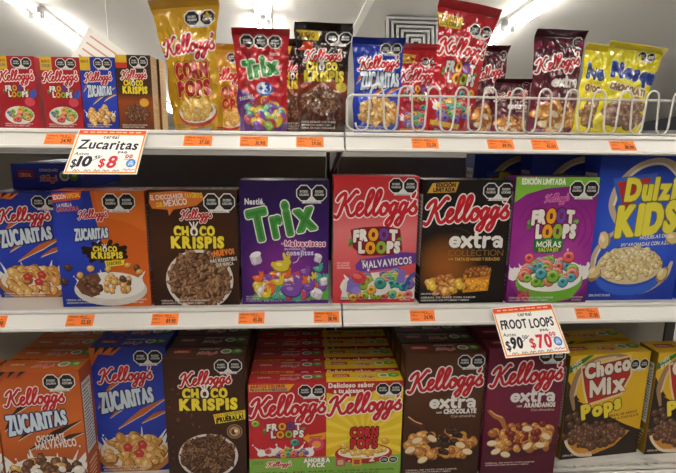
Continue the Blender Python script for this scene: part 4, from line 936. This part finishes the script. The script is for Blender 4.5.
b = make_box('brown puffed chocolate rice box with yellow slogan strip, bottom shelf front', .197, .357, .068, art_krispis_low(), (-.338, .003, zb), cside='#55301f', top=flap('#3a2013'), side=facts('#55301f', paper='#6a4630', ink='#c8b8a8'))
file_of(b, 4, .071, 'brown chocolate rice box on the bottom shelf', 'brown chocolate rice boxes')
# twin packs held by a green sleeve
bw, bh, bd = .1965, .286, .053
t = thing('cereal_box_bundle', 'red and yellow cereal boxes joined by a green sleeve, nearest bundle', 'cereal pack', (-.0355, .003, zb), group='red and yellow twin packs')
for sx, cf in ((-1, '#b8222a'), (1, '#e2bc1e')):
    o = carton(bw - .0008, bh, bd, cf, cf, cf, parent=t); o.location.x = sx * bw / 2
c = art_bundle(); c.size = (2 * bw, bh); c.build(t, lambda a, b_: np.stack([a - bw, np.zeros_like(a), bh - b_], -1), (0, -1, 0))
for sx, bgc in ((-1, '#b8222a'), (1, '#e2bc1e')):
    c = flap(bgc, red=sx > 0)(); c.size = (bw, bd); c.build(t, lambda a, b_: np.stack([a - bw / 2 + sx * bw / 2, bd - b_, np.full_like(a, bh)], -1), (0, 0, 1))
bm = bmesh.new(); box(bm, -bw - .001, bw + .001, -.0016, bd + .001, .002, .075)
o = obj_bm('green_sleeve', bm, M_PRINT, t); at = o.data.color_attributes.new('Col', 'FLOAT_COLOR', 'CORNER'); at.data.foreach_set('color', list((*lin('#7faa46'), 1)) * len(o.data.loops))
c = art_band(); c.size = (2 * bw, .073); c.build(o, lambda a, b_: np.stack([a - bw, np.full_like(a, -.0017), .075 - b_], -1), (0, -1, 0))
file_of(t, 4, .0705, 'red and yellow twin pack on the bottom shelf', 'red and yellow twin packs')
b = make_box('brown almond chocolate cereal box between the twin packs and the maroon box', .208, .352, .066, art_extra('chocolate'), (.2715, .012, zb), top=flap('#42230f'), side=facts('#5a3520', paper='#7a5236', ink='#d8b070'))
file_of(b, 3, .072, 'brown almond chocolate box on the bottom shelf', 'brown almond chocolate boxes')
b = make_box('maroon almond berry cereal box under the handwritten sign', .203, .367, .066, art_extra('berry'), (.4825, .003, zb), top=flap('#561029'), side=facts('#6a1634', paper='#8e3a54', ink='#e0b0a0'))
file_of(b, 3, .072, 'maroon berry box on the bottom shelf', 'maroon almond berry boxes')
b = make_box('yellow chocolate ball cereal box at the right end of the bottom shelf', .246, .316, .075, art_chocomix(), (.752, .067, zb), .09, ctop='#e2b822', cside='#8a6a1c', top=flap('#e2b822'), side=facts('#d8a81a'))
dup(b, (.752, .16, zb), 'yellow chocolate ball box behind the front yellow box on the bottom shelf', 'yellow chocolate ball boxes'); b['group'] = 'yellow chocolate ball boxes'
dup(b, (1.012, .07, zb), 'yellow box at the right picture edge beside the front yellow box', 'yellow chocolate ball boxes', rot=(0, 0, .03))

# ------------------------------------------------------------------ top shelf: small boxes
zt = S_TOP
def top_box(px0, px1, ytop, Y, art, label, **k):
    a, b_ = aty(px0, 110, Y), aty(px1, 110, Y); h = aty((px0 + px1) / 2, ytop, Y)[2] - zt
    return make_box(label, b_[0] - a[0] - .001, h, .05, art, ((a[0] + b_[0]) / 2, Y, zt), **k)
a = top_box(44.5, 83, 57, .05, art_small('froot'), 'small red ring cereal box beside the small blue box', top=flap('#b8242c'), group='small red ring cereal boxes')
w_ = a.children[0].dimensions.x
dup(a, (a.location.x - .0945, .05, zt), 'small red ring cereal box at the far left of the top shelf')
dup(a, (a.location.x - .189, .05, zt), 'small red ring cereal box beyond the far left one on the top shelf')
top_box(83.5, 118, 57, .05, art_small('zuca'), 'small blue flake box between small red and brown boxes', top=flap('#2838a8'), cside='#2434a0')
b = top_box(118.5, 153.5, 55, .05, art_small('krispis'), 'small dark brown chocolate box next to the gold bag', cside='#a07c2c', ctop='#3c2418', side=facts('#a8822e', paper='#b8923c', ink='#4a3010'), group='small brown chocolate boxes')
dup(b, (b.location.x + .004, .103, zt), 'small brown chocolate box behind the front small brown one')

# ------------------------------------------------------------------ top shelf: bags
def pouch_at(kind, bx, Y, wpx, ytop, label, ry=0.0, rx=0.0, wb=.86, depth=.034, seed=1, back='#b9b4ac', group=None, rz=0.0, nx=136, amp=1.0, turn=0.0):
    base = aty(bx, 118, Y); sc = (aty(bx + 20, 60, Y - .02)[0] - aty(bx - 20, 60, Y - .02)[0]) / 40
    h = (aty(bx, ytop, Y - .02)[2] - zt) 
    up = wpx * sc * wb * .475 * math.sin(abs(turn))
    return make_pouch(label, wpx * sc, h, depth, bag(kind), (base[0], Y, zt + up), (rx, turn, rz), back, wb, seed, nx, amp=amp, group=group, skew=math.tan(ry))
pouch_at('pops', 199, .085, 69, 1, 'tall gold cereal bag leaning left on the top shelf', .03, .05, .76, .036, 2, '#c8981e', turn=-.10)
p = pouch_at('pops', 229, .19, 44, 43, 'gold cereal bag half hidden between the gold and red bags', 0, 0, .9, .026, 5, '#c8981e', nx=80)
pouch_at('trix', 263, .08, 58, 28, 'red and purple fruit cereal bag with green letters', .0, .04, .88, .036, 3, '#a81e28')
p = pouch_at('krispis', 294, .19, 44, 38, 'dark brown bag behind, between the red and brown bags', 0, 0, .9, .026, 7, '#2e1d17', nx=80)
pouch_at('krispis', 322, .08, 58, 22, 'dark brown chocolate cereal bag left of the wire fence', .01, .03, .88, .036, 4, '#2e1d17')
pouch_at('zuca', 376, .08, 53, 37, 'blue flake cereal bag at the left end of the wire fence', .0, .03, .90, .034, 6, '#2440b0')
pouch_at('froot', 416, .18, 44, 43, 'small red cereal bag behind the wire fence beside the blue bag', 0, 0, .92, .026, 9, '#ae2028', nx=80)
pouch_at('froot', 447, .085, 63, 5, 'tall red ring cereal bag leaning right behind the wire fence', -.03, .03, .76, .036, 8, '#ae2028', turn=.16)
pouch_at('extra', 484, .185, 36, 44, 'dark maroon bag squeezed behind the tall red bag', .03, 0, .92, .026, 11, '#54202c', nx=80)
pouch_at('extra', 509, .13, 38, 78, 'short maroon bag low behind the fence under the ceiling light', .02, 0, .95, .026, 12, '#54202c')
pouch_at('extra', 551, .08, 52, 29, 'maroon nut cereal bag behind the fence beside the yellow bags', .0, .03, .92, .035, 10, '#7c1c3e')
pouch_at('nesquik', 592, .17, 46, 46, 'yellow bag partly hidden behind the front yellow bag', .0, 0, .9, .028, 13, '#d8cc24', turn=.10)
yb = pouch_at('nesquik', 617, .08, 58, 46, 'yellow chocolate ball cereal bag at the right end of the fence', .0, .03, .86, .034, 14, '#d8cc24', turn=.12)

for k_, x_ in enumerate((.955, 1.13)): dup(yb, (x_, .09, zt), ('yellow bag right of the end of the wire fence', 'yellow bag at the far right end of the top shelf')[k_], rot=(.02, 0, 0))

# ------------------------------------------------------------------ price tags and handwritten signs
def card(bmw, bmh, bend=0.0, n=8):
    bm = bmesh.new(); rows = []
    for th in (0, .0007):
        for j in range(n + 1):
            v = j / n; y = th + bend * math.sin(PI * v)
            rows.append([bm.verts.new((-bmw / 2, y, -bmh * v)), bm.verts.new((bmw / 2, y, -bmh * v))])
    f, k = rows[:n + 1], rows[n + 1:]
    for j in range(n):
        bm.faces.new((f[j][0], f[j + 1][0], f[j + 1][1], f[j][1])); bm.faces.new((k[j][0], k[j][1], k[j + 1][1], k[j + 1][0]))
        for s_ in (0, 1): bm.faces.new((f[j][s_], f[j + 1][s_], k[j + 1][s_], k[j][s_]))
    for A, B in ((f[0], k[0]), (f[n], k[n])): bm.faces.new((A[0], A[1], B[1], B[0]))
    bmesh.ops.recalc_face_normals(bm, faces=bm.faces)
    return bm
def colour_all(o, col):
    at = o.data.color_attributes.new('Col', 'FLOAT_COLOR', 'POINT'); at.data.foreach_set('color', list((*lin(col), 1)) * len(o.data.vertices))
PRICES = ['24.90', '37.50', '31.90', '29.00', '52.50', '89.90', '45.00', '38.90']
def price_tag(px, py, z, label, i, flip=0):
    p = aty(px, py, -.0145); t = thing('price_tag', label, 'price tag', (p[0], -.0062, z - .0116), (TILT, 0, 0), 'orange price tags on the shelf edges')
    w, h = .061, .0275
    o = obj_bm('card', card(w, h, 0, 1), M_PAPER, t); colour_all(o, '#ee7d34')
    c = Canvas(27, 12, '#ee7d34'); c.cur = 'printed_price'
    c.text('CEREAL 300 G', 1.5, 3, 1.6, '#3a2418', w=18, bold=.02); c.text('OFERTA', 1.5, 6.4, 1.6, '#7a3416', w=6.5, bold=.02); c.rect(1.5, 9.6, 9, 10.1, '#7a3416'); c.text(PRICES[i % 8], 15, 10, 4.2, '#33221a', w=9.5, bold=.03); c.rect(15, 3.8, 23, 4.3, '#7a3416')
    c.size = (w, h); c.build(t, lambda a, b_: np.stack([a - w / 2, np.full_like(a, -.0001), -b_], -1), (0, -1, 0), mat=M_PAPER)
for i, (px, py, lab) in enumerate(((60, 140, 'under the small red boxes'), (198, 141, 'under the tall gold bag'), (254, 142, 'under the red and purple bag'), (310, 143, 'under the dark brown bag'), (425, 144, 'under the tall red bag'), (500.5, 145, 'under the short maroon bag'), (544.5, 145, 'under the maroon nut bag'), (622.5, 147, 'under the yellow bags'))):
    price_tag(px, py, S_TOP, 'orange price tag on the top shelf edge ' + lab, i)
for i, (px, py, lab) in enumerate(((-8, 318, 'at the far left end'), (80, 319, 'below the half orange box'), (165, 318, 'below the brown box with speech bubble'), (251.5, 317, 'below the purple box'), (326.5, 316, 'at the joint between the two bays'), (422.5, 314, 'below the black box'), (587.5, 312, 'right of the handwritten sign'))):
    price_tag(px, py, S_MID, 'orange price tag on the middle shelf edge ' + lab, i + 3)
price_tag(569, 470, S_BOT, 'orange price tag on the bottom shelf edge below the yellow box', 2)

def sign(name, prod, old, new, px0, px1, py, z, label, rz=0.0, tilt=-46):
    a, b_ = aty(px0, py, -.012), aty(px1, py, -.012); w = (b_[0] - a[0]) / math.cos(rz); h = .128
    t = thing('sale_sign', label, 'sign', ((a[0] + b_[0]) / 2, -.0125, z - .001), (math.radians(tilt), rz, 0)); n = 1; bend = 0.0
    o = obj_bm('paper_card', card(w, h, bend, n), M_PAPER, t); colour_all(o, '#efece6')
    c = Canvas(100, 72, '#f1eee8'); c.cur = 'printed_border'
    for q, col in ((1.5, '#e2902c'), (3.6, '#f3f0ea')): c.rect(q, q, 100 - q, 72 - q, col)
    c.rect(1.5, 1.5, 98.5, 8, '#d8452c'); c.rect(1.5, 8, 98.5, 9.6, '#e2902c'); [c.rect(8 + 9.4 * k, 4, 8 + 9.4 * k + 6 + k % 3, 5.8, '#f0b89a') for k in range(9)]
    c.cur = 'handwriting'; ink = '#2b2a33'; red = '#c8323c'
    c.text('cereal', 50, 15.5, 6, ink, w=22, anchor='c', bold=.02, jit=.08)
    c.text(prod, 7, 33, 15 if prod[1].islower() else 13, ink, w=84, bold=.0, fat=.55, jit=.12, shear=.12, seed=5)
    c.text('paq.', 66, 39, 4, ink, w=14, jit=.1); c.text('Antes', 6, 43, 5, ink, w=20, bold=.01, jit=.1, shear=.1)
    c.text('$', 6, 62, 13, ink, w=7, bold=.0, fat=.3); c.text(old, 14, 60, 15, ink, w=18 if len(old) < 3 else 22, bold=.02, fat=.7, shear=.1); c.text('45' if old == '10' else '00', 35, 48, 5, ink, w=8, bold=.02); c.stroke([(33, 52), (46, 44)], .8, ink)
    c.text('$', 44, 61, 13, red, w=8, bold=.0, fat=.4); c.text(new, 55, 62, 18, red, w=12 if len(new) == 1 else 22, bold=.01, fat=.7, shear=.08); c.text('00', 78, 47, 5.5, red, w=10, bold=.02, fat=.2); c.rect(77, 48.5, 89, 49.4, red)
    c.ell(88, 55, 6.5, 6.5, '#3f78c0', 0, 22); c.ell(88, 55, 4.6, 4.6, '#7aa6dc', 0, 18); c.stroke([(85, 58), (88, 51.6), (91, 58)], 1, '#e4eef8'); c.stroke([(86.4, 56), (89.6, 56)], .8, '#e4eef8'); c.curve([(79, 66), (82, 64), (84, 66.4), (88, 64), (90, 66), (95, 64.6)], .9, '#b8508c')
    [c.curve([(x_, 68), (x_ + 2, 65.6), (x_ + 4, 68.2), (x_ + 6, 66), (x_ + 9, 67.6)], .8, ink) for x_ in (12, 27, 40, 52, 66)]
    c.size = (w, h)
    def place(a_, b2): return np.stack([a_ - w / 2, np.full_like(a_, -.0001), -b2], -1)
    c.build(t, place, (0, -1, 0), mat=M_PAPER)
sign('zuca', 'Zucaritas', '10', '8', 79.5, 148, 130, S_TOP, 'handwritten white sale sign priced 8 hanging from the top shelf edge')
sign('froot', 'FROOT LOOPS', '90', '70', 491, 551, 307, S_MID, 'handwritten white sale sign priced 70 hanging from the middle shelf edge', rz=-.07)

# a white poster hanging under the ceiling behind the display
q = aty(108, 40, 3.2); t = thing('hanging_poster', 'white hanging poster with faint red print behind the small boxes', 'poster', (q[0], 3.2, q[2]), (0, math.radians(35), 0))
o = obj_bm('poster_sheet', card(.34, .42, 0, 1), M_PAPER, t); colour_all(o, '#dedad2')
c = Canvas(34, 42, '#dedad2'); c.cur = 'faint_print'
for k in range(5): c.rect(4, 5 + 6 * k, 28 - 3 * (k % 2), 6.4 + 6 * k, '#c98f86')
c.size = (.34, .42); c.build(t, lambda a, b_: np.stack([a - .17, np.full_like(a, -.0002), -b_], -1), (0, -1, 0), mat=M_PAPER)
bm = bmesh.new(); tube(bm, [(0, 0, 0), ((roof(3.2) - q[2]) * math.sin(math.radians(-35)), 0, (roof(3.2) - q[2]) * math.cos(math.radians(35)))], .002, 6); obj_bm('hanging_cord', bm, M_WIRE, t)
